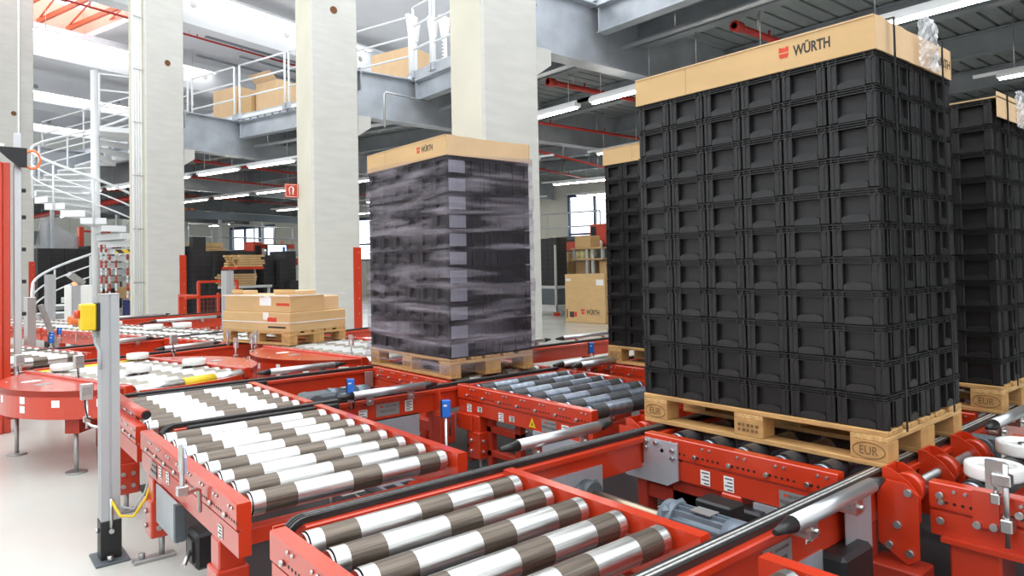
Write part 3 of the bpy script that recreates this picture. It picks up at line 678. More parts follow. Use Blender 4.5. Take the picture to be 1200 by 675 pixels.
# ---------------------------------------------------------------- turntables
def turntable(loc, rz, label, Rr=1.03, bw=.52, sides=(1, 1), nroll=11, yellow=(0, -1), wheels=()):
    e = empty('turntable', loc, rz, label, 'turntable', 'turntables in the conveyor line')
    for s, on in zip((-1, 1), sides):
        if not on: continue
        a0 = math.acos(bw/Rr); n = 28; arc = [(s*Rr*math.cos(-a0+2*a0*k/n), Rr*math.sin(-a0+2*a0*k/n)) for k in range(n+1)]
        poly = arc
        c = MB(); c.prism(poly, .555, .60, 'z'); co = c.build('disc_cover', 'red', e)
        k_ = MB(); nn = len(arc)   # skirt of the cover
        vs = [(x, y, .40) for x, y in arc]+[(x, y, .5995) for x, y in arc]
        vs += [(x*.985, y*.985, .40) for x, y in arc]+[(x*.985, y*.985, .5995) for x, y in arc]
        fs = [(i, i+1, nn+i+1, nn+i) for i in range(nn-1)]+[(2*nn+i+1, 2*nn+i, 3*nn+i, 3*nn+i+1) for i in range(nn-1)]+[(i, 2*nn+i, 2*nn+i+1, i+1) for i in range(nn-1)]
        k_.add(vs, fs); sk = k_.build('cover_skirt', 'red', co)
        b = MB()
        for k in range(5):
            t = -a0+2*a0*(k+.5)/5; b.cyl((s*(Rr-.06)*math.cos(t), (Rr-.06)*math.sin(t), .60), (s*(Rr-.06)*math.cos(t), (Rr-.06)*math.sin(t), .605), .01, 8)
        b.build('cover_screws', 'steel', co, kind='stuff')
        MB().box(s*.72-.05, s*.72+.05, -.08, .02, .60, .6015).build('cover_plate', 'label_grey', co)
        m_ = MB(); m_.prism([(s*.70+.05*math.cos(t)*1.4, .22+.045*math.sin(t)) for t in [2*math.pi*q/16 for q in range(16)]], .60, .6015); m_.build('cover_sticker', 'label', co)
        if s < 0:
            for t, w, h, dz in ((-1.02, .09, .055, 0), (-.86, .09, .055, 0), (-.52, .06, .05, 0), (-.22, .05, .05, .02), (-.22, .05, .05, -.045), (.08, .04, .05, .01), (.2, .04, .05, .01), (.36, .03, .09, 0)):
                if abs(t) > a0: continue
                d = Vector((s*math.cos(t), math.sin(t), 0)); tn = Vector((-d.y, d.x, 0)); c0 = d*(Rr+.0015); q = MB()
                q.add([c0+tn*i*w/2+Vector((0, 0, .51+dz+j*h/2)) for i, j in ((-1, -1), (1, -1), (1, 1), (-1, 1))]+[c0-d*.002+tn*i*w/2+Vector((0, 0, .51+dz+j*h/2)) for i, j in ((-1, -1), (1, -1), (1, 1), (-1, 1))],
                      [(0, 1, 2, 3), (4, 5, 6, 7), (0, 1, 5, 4), (1, 2, 6, 5), (2, 3, 7, 6), (3, 0, 4, 7)]); q.build('sticker', 'label', co)
    for s in (-1, 1):
        f = MB(); f.cbox(s*bw-.03, s*bw+.03, -Rr*.86, Rr*.86, .53, .618, .004); fo = f.build('bed_rail', 'red', e)
        b = MB()
        for k in range(9): 
            for dy in (-.015, .015): b.cyl((s*(bw), -.72+k*.18+dy, .618), (s*bw, -.72+k*.18+dy, .623), .007, 6)
        b.build('bolts', 'steel', fo, kind='stuff')
    y = -.87; me = roller_mesh(2*bw-.09, 'white'); ye = roller_mesh(2*bw-.09, 'yellow'); yp = roller_mesh(2*bw-.09, 'yellow_part'); k = 0
    y0_ = -Rr*.83; pitch = -2*y0_/(nroll-1)
    for k in range(nroll):
        yel = (k == 0 and yellow[0]) or (k == nroll-1 and yellow[1])
        link('roller', (yp if k == 0 else ye) if yel else me, e, (-bw+.045, y0_+k*pitch, ZR-RR))
    for (x, y) in wheels: guide_wheel(e, (x, y, ZR+.012), False)
    n = 56; vs = []; fs = []
    for k in range(n):
        t = 2*math.pi*k/n
        for r_, z_ in ((Rr*.985, .42), (Rr*.985, .572), (Rr*.96, .572), (Rr*.96, .42)): vs.append((r_*math.cos(t), r_*math.sin(t), z_))
    for k in range(n):
        for i in range(4): fs.append((k*4+i, k*4+(i+1) % 4, ((k+1) % n)*4+(i+1) % 4, ((k+1) % n)*4+i))
    MB().add(vs, fs).build('ring_rim', 'red', e)
    b = MB(); b.cyl((0, 0, .02), (0, 0, .40), .30, 24); b.build('turning_base', 'red_dull', e)
    for a in (35, 145, 215, 325):
        b = MB(); b.bar((0, 0, .34), (.9*math.cos(R(a)), .9*math.sin(R(a)), .34), .10, .10); ar = b.build('base_arm', 'red_dull', e)
        x, yy = .85*math.cos(R(a)), .85*math.sin(R(a)); b = MB(); b.cyl((x, yy, .01), (x, yy, .30), .016, 8); b.cyl((x, yy, 0), (x, yy, .012), .07, 14); b.build('foot', 'steel_dull', ar)
    return e
def guide_wheel(parent, loc, pin=True, r=.095, h=.05):
    b = MB(); x, y, z = loc; n = 26
    prof = [(r*.72, 0), (r*.97, 0), (r, h*.15), (r, h*.85), (r*.97, h), (r*.72, h), (r*.70, h*.5)]
    base = 0; vs = []; fs = []
    for k in range(n):
        t = 2*math.pi*k/n; vs += [(x+p*math.cos(t), y+p*math.sin(t), z+q) for p, q in prof]
    m = len(prof)
    for k in range(n):
        for i in range(m): fs.append((k*m+i, k*m+(i+1) % m, ((k+1) % n)*m+(i+1) % m, ((k+1) % n)*m+i))
    b.add(vs, fs, 0, True); o = b.build('guide_wheel', 'white_plastic', parent)
    c = MB(); c.cyl((x, y, z+h*.2), (x, y, z+h*.6), r*.73, 22); c.build('wheel_hub', 'steel', o)
    c = MB(); c.cyl((x, y, z-.05), (x, y, z+h*.9), .018, 10); c.build('wheel_pin', 'steel', o)
    return o
TT1 = turntable(uvw(0.07, .33), TH, 'left turntable with red half-disc covers and yellow rollers', yellow=(1, 1), wheels=((-.08, -.18), (.38, -.22), (.38, .70), (-.33, .55)), Rr=.95, bw=.49)
TT2 = turntable((3.36, 6.72, 0), R(9), 'right turntable with red disc cover behind the film-wrapped stack', yellow=(1, 0))
guide_wheel(CF, (.20, 1.21, ZR+.0)); guide_wheel(CF, (.64, 1.23, ZR+.0))
for o_ in [o for o in COL.objects if o.get('label') == 'long roller conveyor section with guide wheels left of the carton pallet']:
    for p in ((.62, 1.2), (1.0, 1.1), (.70, 2.5)): guide_wheel(o_, (p[0], p[1], ZR), r=.13, h=.07)

# ================================================================ PALLETS, BINS AND LOADS
def _pal_meshes():
    d = {}
    def B(x, y, z, c=.003): return MB().cbox(-x/2, x/2, -y/2, y/2, 0, z, c).mesh('board', ['wood'])
    d['deck_w'] = B(.145, 1.2, .022); d['deck_n'] = B(.10, 1.2, .022); d['str'] = None
    m = MB().cbox(-.4, .4, -.0725, .0725, 0, .022, .003).mesh('board', ['wood_x']); d['str'] = m
    d['bot_w'] = d['deck_w']; d['bot_n'] = d['deck_n']
    d['blk'] = MB().cbox(-.05, .05, -.0725, .0725, 0, .078, .003).mesh('block', ['wood_block']); d['blk_w'] = MB().cbox(-.0725, .0725, -.0725, .0725, 0, .078, .003).mesh('block', ['wood_block'])
    return d
mat('wood_x', (.60, .37, .15), .68, 0, .28, 5, bump=.08, bscale=18, stretch=(1.2, 14, 14))
PM = _pal_meshes(); EURT = text_mesh('EUR', .05, thick=.0003, fit=(.07, .034)); EURT.materials.clear(); EURT.materials.append(M('ink_wood'))
def _stamp():
    m = MB()
    for j in range(2):
        for i in range(5): m.box(-.052+i*.022, -.040+i*.022+.004*((i+j) % 2), -.018+j*.022, -.004+j*.022, 0, .0004)
    return m.mesh('stamp', ['ink_wood'])
EPLT = _stamp()
def _oval():
    m = MB(); m.tube([(.062*math.cos(2*math.pi*k/28), .031*math.sin(2*math.pi*k/28), 0) for k in range(28)], .0018, 5, closed=True); return m.mesh('oval', ['ink_wood'])
OV = _oval()
def pallet(loc, rz, label, marks=True):
    e = empty('euro_pallet', loc, rz, label, 'pallet', 'wooden pallets with oval marks')   # origin: front left bottom corner, 0.8 x 1.2
    for x, k in ((.05, 'bot_n'), (.4, 'bot_w'), (.75, 'bot_n')): link('bottom_board', PM[k], e, (x, .6, 0))
    for x, k in ((.05, 'blk'), (.4, 'blk_w'), (.75, 'blk')):
        for y in (.0725, .6, 1.1275):
            bo = link('block', PM[k], e, (x, y, .022))
            if marks and x == .05:
                for mm, yy in ((EURT, y), (OV, y)) if y != .6 else ((EPLT, y),):
                    t = link('stamp', mm, bo, (-.0508, 0, .039)); t.rotation_euler = (R(90), 0, R(-90))
    for y in (.0725, .6, 1.1275): link('stringer_board', PM['str'], e, (.4, y, .10))
    for x, k in ((.0725, 'deck_w'), (.2475, 'deck_n'), (.4, 'deck_w'), (.5525, 'deck_n'), (.7275, 'deck_w')): link('deck_board', PM[k], e, (x, .6, .122))
    return e
# --- small storage bin, 400 deep (x), 200 wide (y)
BH = .1357
def _bin_meshes():
    b = MB(); g = .010
    b.box(.034, .366, .024, .176, 0, BH)                       # inner shell (opaque side)
    for y0, y1 in ((.004, .043), (.157, .196)):                                      # pillars on the short sides
        for x0, x1 in ((.006, .036), (.364, .394)): b.cbox(x0, x1, y0, y1, .004, .113, .003)
    b.box(.018, .036, .0, .2, .0, .006)
    for yy in (.02, .18): b.box(.003, .008, yy-.002, yy+.002, .01, .108)
    for y0, y1 in ((.005, .026), (.174, .195)):                                       # ribs on the long sides
        for x0, x1 in ((.005, .048), (.075, .080), (.10, .16), (.235, .245), (.32, .327), (.352, .395)): b.cbox(x0, x1, y0, y1, .004, .113, .002)
    body = b.mesh('bin_body', ['bin'])
    r = MB(); r.box(.014, .386, .013, .187, .112, BH-.001)
    for z0, z1 in ((.1105, .1145), (.1205, .124), (.1305, .1345)): r.box(.001, .399, .001, .199, z0, z1)
    for y in (.012, .043, .157, .188):
        r.box(.003, .397, y-.003, y+.003, .108, .1345)
    for x in (.05, .1, .15, .25, .3, .35): r.box(x-.003, x+.003, .002, .198, .112, .1345)
    for y in (.02, .18): r.prism([(y-.006, .111), (y+.006, .111), (y, .094)], .001, .02, 'x')
    rim = r.mesh('rim', ['bin'])
    arc = [(.1+.055*math.cos(R(t)), .022+.014*math.sin(R(t))) for t in range(0, 181, 20)]
    grip = MB().prism([(.155, .004)]+arc+[(.045, .004)], .008, .034, 'x').mesh('grip', ['bin_grip'])
    arc2 = [(.2825+.036*math.cos(R(t)), .022+.014*math.sin(R(t))) for t in range(0, 181, 30)]
    grip2 = MB().prism([(.3185, .004)]+arc2+[(.2465, .004)], .006, .018, 'y').mesh('grip', ['bin_grip'])
    return body, rim, grip, grip2
BIN = _bin_meshes()
def bin_at(parent_xy, rz, lx, ly, z, label, group, side=False):
    c, s = math.cos(rz), math.sin(rz); x = parent_xy[0]+lx*c-ly*s; y = parent_xy[1]+lx*s+ly*c
    e = empty('storage_bin', (x, y, z), rz, label, 'bin', group)
    for nm, me in zip(('body', 'rim', 'grip', 'side_grip') if side else ('body', 'rim', 'grip'), BIN): link(nm, me, e)
    return e
ORD = ['bottom', 'second', 'third', 'fourth', 'fifth', 'sixth', 'seventh', 'eighth', 'ninth', 'tenth', 'top']
COLN = ['first', 'second', 'third', 'fourth', 'fifth', 'sixth']
def bin_stack(loc, rz, desc, group, rows=11, front=range(6), back=(0,), zpal=.144):
    z0 = loc[2]+zpal
    for r in range(rows):
        rn = ('top' if r == rows-1 else ORD[r])+' layer'
        for c in front:
            bin_at(loc, rz, 0.0, c*.2, z0+r*BH, 'black bin, %s, %s column from the near corner of %s' % (rn, COLN[c], desc), group, c == 0)
        for c in back:
            bin_at(loc, rz, .4, c*.2, z0+r*BH, 'black bin, %s, far side end face of %s' % (rn, desc), group, True)
    # the hidden heart of the load: rear bins that nothing shows
    return z0+rows*BH
def logo_wurth(parent, x, y, z, h, face='-x', faded=False):
    """shield mark and lettering, printed flat"""
    m = MB(); s = h
    top = [(-.5, .06), (-.5, .5), (-.2, .5), (-.13, .36), (0, .5), (.13, .36), (.2, .5), (.5, .5), (.5, .06)]
    bot = [(-.5, -.06), (.5, -.06), (.44, -.32), (.24, -.52), (.12, -.36), (0, -.5), (-.12, -.36), (-.24, -.52), (-.44, -.32)]
    for poly in (top, bot):
        if face == '-x': m.prism([(y-a*s*.9, z+b*s) for a, b in poly], x-.0008, x, 'x')
        else: m.prism([(x+a*s*.9, z+b*s) for a, b in poly], y-.0008, y, 'y')
    o = m.build('shield_logo', 'print_red', parent)
    w = s*2.45
    t = text('WÜRTH', s*1.12, 'print_black', parent, (x-.0006, y-w, z+.06*s) if face == '-x' else (x+w, y-.0006, z+.06*s), face, offset=s*.03, thick=.0003, fit=(3.2*s, 1.12*s))
def card_tray(loc, rz, label, z, h=.135, w=.8, l=1.2, logo=True):
    e = empty('cardboard_lid', (loc[0], loc[1], z), rz, label, 'cardboard lid')
    t = .006; g = .004
    MB().box(-g, 0+t-g, -g, l+g, 0, h).build('long_wall', 'card', e); MB().box(w-t+g, w+g, -g, l+g, 0, h).build('long_wall', 'card', e)
    # near end wall bowed a little, with a wavy top edge
    m = MB(); n = 14; top = []; pts = []
    for k in range(n+1):
        x = w*k/n; yy = -g-.005*math.sin(math.pi*k/n)-.002*math.sin(k*1.7); pts.append((x, yy)); top.append(h-.006*math.sin(math.pi*k/n)+.003*math.sin(k*2.1) if 0 < k < n else h)
    vs = [(x, y, 0) for x, y in pts]+[(x, y, tz) for (x, y), tz in zip(pts, top)]+[(x, y+t, 0) for x, y in pts]+[(x, y+t, tz) for (x, y), tz in zip(pts, top)]
    N = n+1; fs = []
    for k in range(n): fs += [(k, k+1, N+k+1, N+k), (2*N+k+1, 2*N+k, 3*N+k, 3*N+k+1), (N+k, N+k+1, 3*N+k+1, 3*N+k), (k, 2*N+k, 2*N+k+1, k+1)]
    fs += [(0, N, 3*N, 2*N), (n, 2*N+n, 3*N+n, N+n)]
    m.add(vs, fs); m.build('end_wall', 'card_pale', e); MB().box(0, w, l+g-t, l+g, 0, h).build('end_wall', 'card_pale', e)
    MB().box(t, w-t, t, l-t, h*.55, h*.55+.005).build('top_sheet', 'card_dark', e)
    MB().box(-g-.0008, -g, l*.738, l*.741, .0, h).build('crease', 'card_dark', e)
    MB().box(-g-.004, -g, .0, l, h-.004, h+.002).build('folded_edge', 'card_pale', e)
    if logo: logo_wurth(e, -g-.0002, .375, h*.56, .05)
    return e
def strap(loc, rz, x, z0, z1, label, l=1.2):
    m = MB(); w = .006
    m.box(x-w, x+w, -.032, -.028, z0, z1+.004); m.box(x-w, x+w, -.032, l+.016, z1+.002, z1+.005); m.box(x-w, x+w, l+.012, l+.016, z0, z1)
    return m.build('packing_strap', 'black', None, (loc[0], loc[1], 0), rz, label=label, cat='strap', group='packing straps round the bin stacks')
# big stack
LB = (2.815, 1.155, ZR)
pallet(LB, 0, 'wooden pallet with EUR mark under the tall stack of bins'); zt_ = bin_stack(LB, 0, 'the tall foreground stack', 'bins of the tall foreground stack')
card_tray(LB, 0, 'cardboard lid with red shield print on the tall foreground stack', zt_)
strap(LB, 0, .11, .74, zt_+.135, 'left black strap round the tall foreground stack'); strap(LB, 0, .62, .74, zt_+.135, 'right black strap round the tall foreground stack')
text('WÜRTH', .055, 'print_black', [o for o in COL.objects if o.get('label', '').startswith('cardboard lid with red shield')][0], (.66, -.0145, .055), '-y', offset=.0012, thick=.0003)
def bag(loc, rz, x0, x1, z0, z1, label, y=-.03, over=.04):
    m = MB(); nx, nz = 12, 14; vs = []; random.seed(3)
    for j in range(nz+1):
        for i in range(nx+1):
            a = i/nx; b = j/nz; x = x0+(x1-x0)*(a+.02*math.sin(7*b))
            vs.append((x, y-.015*math.sin(math.pi*a)*math.sin(math.pi*b)+random.uniform(-.006, .006), z0+(z1-z0)*b+.02*math.sin(3*a)*b))
    fs = [(j*(nx+1)+i, j*(nx+1)+i+1, (j+1)*(nx+1)+i+1, (j+1)*(nx+1)+i) for j in range(nz) for i in range(nx)]
    m.add(vs, fs, 0, False)
    return m.build('document_bag', 'bag', None, (loc[0], loc[1], 0), rz, label=label, cat='plastic bag')
bag(LB, 0, .36, .575, zt_-.01, zt_+.20, 'crumpled clear plastic bag taped to the lid of the tall stack')
# film-wrapped stack
LM = (2.84, 4.17, ZR)
pallet(LM, 0, 'wooden pallet under the film-wrapped stack'); zm = bin_stack(LM, 0, 'the film-wrapped stack', 'bins of the film-wrapped stack')
card_tray(LM, 0, 'cardboard lid on the film-wrapped stack', zm, h=.15, logo=True)
def film(loc, z0, z1, label):
    m = MB(); random.seed(11); per = []; w, l, o = .8, 1.2, .008
    def lin(a, b, n): return [(a[0]+(b[0]-a[0])*k/n, a[1]+(b[1]-a[1])*k/n) for k in range(n)]
    per = lin((-o, l+o), (-o, -o), 30)+lin((-o, -o), (w+o, -o), 20)+lin((w+o, -o), (w+o, l+o), 30)+lin((w+o, l+o), (-o, l+o), 20)
    N = len(per); nz = 48; vs = []
    ph = [random.uniform(0, 6) for _ in range(8)]
    for j in range(nz+1):
        b = j/nz
        for i, (x, y) in enumerate(per):
            t = i/N*2*math.pi
            d = .004*math.sin(3*t+9*b+ph[0])+.004*math.sin(7*t-14*b+ph[1])+.003*math.sin(13*t+31*b+ph[2])+random.uniform(0, .002)
            nx = -1 if x < 0 else (1 if x > w else 0); ny = -1 if y < 0 else (1 if y > l else 0)
            k = .006+abs(d)
            # skirt at the bottom flares a little over the pallet edge
            k += .03*max(0, .05-b)/.05*(1 if j < 4 else 0)
            vs.append((x+nx*k, y+ny*k, z0+(z1-z0)*b+.015*math.sin(2*t+1)))
    fs = [(j*N+i, j*N+(i+1) % N, (j+1)*N+(i+1) % N, (j+1)*N+i) for j in range(nz) for i in range(N)]
    m.add(vs, fs, 0, True)
    return m.build('stretch_film', 'film', None, (loc[0], loc[1], 0), 0, label=label, cat='plastic film')
for o_ in [o for o in COL.objects if o.get('group') == 'bins of the film-wrapped stack' and 'first column' in o['label']]:
    MB().box(.018, .165, -.0006, .006, .012, .104).build('label_sheet', 'label_sheet', o_)  # light grey panel on each first-column bin
film(LM, .66, zm+.02, 'clear stretch film wrapped round the bin stack before the columns')
# stack behind, partly hidden
L2 = (4.27, 2.745, ZR)
pallet(L2, 0, 'wooden pallet under the bin stack half hidden behind the tall stack'); z2 = bin_stack(L2, 0, 'the half hidden stack', 'bins of the half hidden stack')
card_tray(L2, 0, 'cardboard lid on the half hidden stack behind the tall one', z2, logo=False)
# stack at the right edge
L3 = (4.20, 1.155, ZR)
pallet(L3, 0, 'wooden pallet with EUR mark under the stack at the right edge'); z3 = bin_stack(L3, 0, 'the right edge stack', 'bins of the right edge stack')
def half_lid(loc, z, label):
    e = empty('cardboard_lid', (loc[0], loc[1], z), 0, label, 'cardboard lid'); t = .006
    MB().box(-.0, .8, -.026, -.020, -.10, .03).build('end_wall', 'card_pale', e); MB().box(0, .8, -.026, .5, .001, .007).build('top_sheet', 'card', e)
    m = MB(); m.prism([(-.5, .06), (-.5, .55), (-.22, .55), (-.22, .42), (-.12, .42), (-.12, .55), (.12, .55), (.12, .42), (.22, .42), (.22, .55), (.5, .55), (.5, .06)], 0, 1, 'y')
    logo_wurth(e, .50, -.0262, -.035, .045, '-y'); return e
half_lid(L3, z3, 'bent cardboard lid on the stack at the right edge')
strap(L3, 0, .15, .74, z3+.03, 'black strap round the stack at the right edge')
bag(L3, 0, .30, .50, z3-.12, z3+.07, 'crumpled clear plastic bag on the stack at the right edge')
# carton pallet on the turned line
def cartons():
    P = (2.90, 7.30); rz = TH
    pallet((P[0], P[1], ZR), rz, 'wooden pallet under the long brown cartons', marks=False)
    c, s = math.cos(rz), math.sin(rz)
    def W(x, y, z): return (P[0]+x*c-y*s, P[1]+x*s+y*c, z)
    def carton(x0, x1, y0, y1, z0, z1, label, mt='card', open_top=False, prints=()):
        e = empty('carton', W(x0, y0, z0), rz, label, 'carton', 'cartons on the pallet by the columns'); w, l, h = x1-x0, y1-y0, z1-z0
        MB().cbox(0, w, 0, l, 0, h, .006).build('carton_body', mt, e)
        MB().box(w*.25, w*.27, -.001, l+.001, h, h+.001).build('tape', 'tape', e)
        MB().box(-.001, 0, l*.3, l*.38, h-.08, h-.0).build('tape_end', 'tape', e)
        for (kind, y, z, ww, hh) in prints:
            MB().box(-.0012, 0, y-ww/2, y+ww/2, z-hh/2, z+hh/2).build('print', kind, e)
        return e
    z = ZR+.144
    carton(0, .8, 0, 1.2, z, z+.21, 'lower long brown carton on the carton pallet', prints=(('print_red', .30, .13, .16, .05), ('print_black', .22, .05, .30, .02)))
    carton(.02, .5, .02, 1.18, z+.21, z+.40, 'upper long brown carton on the carton pallet', prints=(('label', .42, .12, .20, .09), ('print_red', .12, .09, .22, .03)))
    carton(.52, .79, .1, .6, z+.21, z+.37, 'short brown carton at the back of the carton pallet', 'card_pale')
    for k, (x0, x1, y0, y1) in enumerate(((.1, .3, .95, 1.15), (.15, .45, .1, .45))):
        e = empty('carton', W(x0, y0, z+.40), rz, ['small open carton on top of the carton load, left one', 'small open carton on top of the carton load, right one'][k], 'carton', 'cartons on the pallet by the columns')
        MB().cbox(0, x1-x0, 0, y1-y0, 0, .045, .004).build('carton_body', 'card_pale', e); MB().box(-.01, .0, 0, y1-y0, .02, .06).build('flap', 'card', e)
    m = MB()
    for zz in (z+.10, z+.395): 
        m.box(-.004, .0, -.004, 1.204, zz-.005, zz+.005); m.box(-.004, .804, -.004, 0, zz-.005, zz+.005)
    m.build('packing_strap', 'tape', None, (P[0], P[1], 0), rz, label='white plastic strap round the brown cartons', cat='strap')
cartons()

# ================================================================ SPIRAL STAIR, RAILINGS
def spiral():
    cx, cy, _ = uvw(6.74, 15.0); e = empty('spiral_staircase', (cx, cy, 0), R(-8.5), 'white steel spiral staircase between the two left columns', 'staircase')
    MB().cyl((0, 0, 0), (0, 0, 7.2), .115, 20).build('centre_pole', 'white_paint', e)
    N = 28; a0 = 180.; a1 = -345.; Rr = 1.48; H = 5.45; da = (a1-a0)/N
    # one tread, shared
    m = MB(); w = R(11.5); pts = [(.10, -.05), (Rr*math.cos(-w), Rr*math.sin(-w)), (Rr*math.cos(w), Rr*math.sin(w)), (.10, .05)]
    m.prism(pts, -.035, 0); tr = m.mesh('tread', ['white_paint'])
    m = MB(); m.bar((.1, -.05, -.09), (Rr*math.cos(-w), Rr*math.sin(-w), -.09), .012, .15); m.bar((Rr*math.cos(-w), Rr*math.sin(-w), -.09), (Rr*math.cos(w), Rr*math.sin(w), -.09), .012, .15); ri = m.mesh('riser', ['white_paint'])
    m = MB(); m.cyl((Rr+.01, 0, -.16), (Rr+.01, 0, 1.0), .026, 8); po = m.mesh('baluster', ['white_paint'])
    for k in range(N):
        t = R(a0+da*(k+.5)); z = H*(k+1)/N
        o = link('tread', tr, e, (0, 0, z), t); o2 = link('tread_apron', ri, e, (0, 0, z), t)
        if k % 2 == 0: link('baluster', po, e, (0, 0, z), t)
    for hh, r in ((1.0, .036), (.66, .022), (.33, .022)):
        p = []
        for k in range(0, 151):
            f = k/150; t = R(a0+(a1-a0)*f); p.append(((Rr+.01)*math.cos(t), (Rr+.01)*math.sin(t), .15+H*f+hh))
        if hh > .9: p = [(p[0][0], p[0][1], .1)]+[(p[0][0], p[0][1], z) for z in (.4, .8, 1.0)]+p[2:]
        m = MB(); m.tube(p, r, 8); m.build('handrail' if hh > .9 else 'mid_rail', 'white_paint', e)
    # landing towards the mezzanine
    m = MB(); m.box(.1, 2.1, -.75, .75, 5.36, 5.5); m.build('landing', 'white_paint', e)
    for x in (.1, 1.1, 2.05):
        m = MB(); m.cyl((x, -.74, 5.5), (x, -.74, 6.95), .028, 8); m.build('landing_post', 'white_paint', e)
    for z in (6.05, 6.5, 6.95):
        m = MB(); m.cyl((.1, -.74, z), (2.05, -.74, z), .024, 8); m.build('landing_rail', 'white_paint', e)
    m = MB(); m.box(.45, 1.25, -1.30, -1.28, 1.98, 2.08); m.build('hazard_strip', 'hazard_stripes', e)
    return e
def hazard_mat():
    m = bpy.data.materials.new('hazard_stripes'); m.use_nodes = True; nt = m.node_tree; b = nt.nodes['Principled BSDF']
    tc = nt.nodes.new('ShaderNodeTexCoord'); w = nt.nodes.new('ShaderNodeTexWave'); w.inputs['Scale'].default_value = 2.2; w.bands_direction = 'DIAGONAL'
    cr = nt.nodes.new('ShaderNodeValToRGB'); cr.color_ramp.interpolation = 'CONSTANT'; cr.color_ramp.elements[0].color = (.8, .55, .02, 1); cr.color_ramp.elements[1].position = .5; cr.color_ramp.elements[1].color = (.02, .02, .02, 1)
    nt.links.new(tc.outputs['Object'], w.inputs['Vector']); nt.links.new(w.outputs['Fac'], cr.inputs['Fac']); nt.links.new(cr.outputs['Color'], b.inputs['Base Color']); MATS['hazard_stripes'] = m
hazard_mat(); spiral()
# red and white barrier chains hanging under the stair
for k, (du, dv, n) in enumerate(((.10, -.35, 17), (.22, -.30, 16), (.34, -.42, 15), (.62, -.5, 14), (1.05, -.5, 14), (1.45, -.4, 12), (.0, -.30, 16))):
    x, y, _ = uvw(6.74+du, 15+dv); m = MB()
    for i in range(n): m.cyl((0, 0, 2.25-i*.11), (0, 0, 2.25-i*.11-.10), .030, 6, mi=(i//2+k) % 2)
    m.build('barrier_chain', ['red', 'white_paint'], None, (x, y, 0), label=['hanging red and white barrier chain at the stair pole, front one', 'hanging red and white barrier chain right beside the stair pole', 'hanging red and white barrier chain, third from the stair pole', 'hanging red and white barrier chain, fourth from the stair pole', 'hanging red and white barrier chain, fifth from the stair pole', 'hanging red and white barrier chain next to the conduit column', 'hanging red and white barrier chain hugging the stair pole'][k], cat='chain', group='barrier chains at the stair')
def railing(pts, label, z0=5.50, h=1.42, rails=(1.42, .98, .55), r=.024, mt='white_paint', name='guard_railing', loop=True):
    e = empty(name, (pts[0][0], pts[0][1], z0), 0, label, 'railing'); o = Vector((pts[0][0], pts[0][1], 0))
    P = [Vector((p[0], p[1], 0))-o for p in pts]
    for p in P:
        m = MB(); m.cyl(p+Vector((0, 0, 0)), p+Vector((0, 0, h)), r*1.15, 8); q = m.build('post', mt, e)
        m = MB(); m.box(p.x-.05, p.x+.05, p.y-.05, p.y+.05, -.02, .14); m.build('post_shoe', 'galv', q)
    for z in rails:
        for a, b in zip(P[:-1], P[1:]):
            m = MB(); m.cyl(a+Vector((0, 0, z)), b+Vector((0, 0, z)), r, 8); m.build('rail', mt, e)
    return e
railing([uvw(8.28, v) for v in (4.52, 6.5, 8.55)], 'white railing on the mezzanine edge, section just left of the tall gate post')
railing([uvw(8.28, v) for v in (8.7, 10.55)], 'white railing on the mezzanine edge left of the holed column')
railing([uvw(8.28, v) for v in (10.78, 12.73)], 'white railing on the mezzanine edge right of the conduit column')
railing([uvw(8.28, v) for v in (12.95, 14.1)], 'white railing on the mezzanine edge just right of the stair landing')
railing([uvw(8.28, v) for v in (16.1, 19, 22)], 'white railing on the mezzanine edge behind the spiral stair')
railing([(7.80, 12.62), (7.80, 11.95)], 'white railing gate on the mezzanine between the two right columns', h=1.5, rails=(1.5, 1.1, .6))
railing([(7.80, 11.82), (7.80, 9.7), (7.80, 7.6)], 'white railing on the mezzanine edge left of the right column', h=1.5, rails=(1.5, 1.0, .55))
railing([(7.80, 7.3), (7.80, 4.0), (7.80, 0.5)], 'white railing on the mezzanine edge above the tall stack')
# handrail bracket pipe on the main beam behind the wrapped stack
m_ = MB(); m_.tube([(6.95, 12.40, 4.3), (6.95, 12.40, 4.98), (7.0, 12.40, 5.02), (8.1, 12.40, 4.96)], .022, 8); m_.build('conduit_pipe', 'aluminium', None, label='thin bent conduit pipe on the deep beam behind the wrapped stack', cat='pipe')
# things standing on the mezzanine
def simple_carton(loc, rz, w, l, h, label, mt='card_pale', group=None, cat='carton', flap=False):
    e = empty('carton', loc, rz, label, cat, group); MB().cbox(0, w, 0, l, 0, h, .01).build('carton_body', mt, e)
    MB().box(w*.45, w*.55, -.002, l+.002, h-.002, h+.003).build('tape', 'tape', e)
    if flap: m = MB(); m.bar((-.02, l*.5, h), (-.25, l*.5, h+.18), l, .012); m.build('flap', mt, e)
    return e
zM = 5.60
simple_carton(uvw(9.3, 12.15, zM), TH, 1.0, 1.15, 1.25, 'pale carton behind the mezzanine railing right of the conduit column', group='cartons on the mezzanine')
simple_carton(uvw(9.3, 10.3, zM), TH, .9, .95, 1.15, 'open pale carton behind the mezzanine railing beside the holed column', group='cartons on the mezzanine', flap=True, mt='card_pale')
simple_carton(uvw(9.2, 11.35, zM), TH, .6, .6, .9, 'brown carton between two pale ones on the mezzanine', mt='card', group='cartons on the mezzanine')
simple_carton(uvw(9.5, 5.6, zM), TH, 1.0, 1.3, 1.2, 'pale carton on the mezzanine left of the white perforated uprights', group='cartons on the mezzanine')
for k, dv in enumerate((.2, 1.0, 1.6)): simple_carton((8.9+.1*k, 9.2+dv*.9, zM), 0, .5, .55, .5+.1*(k % 2), ['first', 'second', 'third'][k]+' small carton in the row on the mezzanine by the right column', group='cartons on the mezzanine')
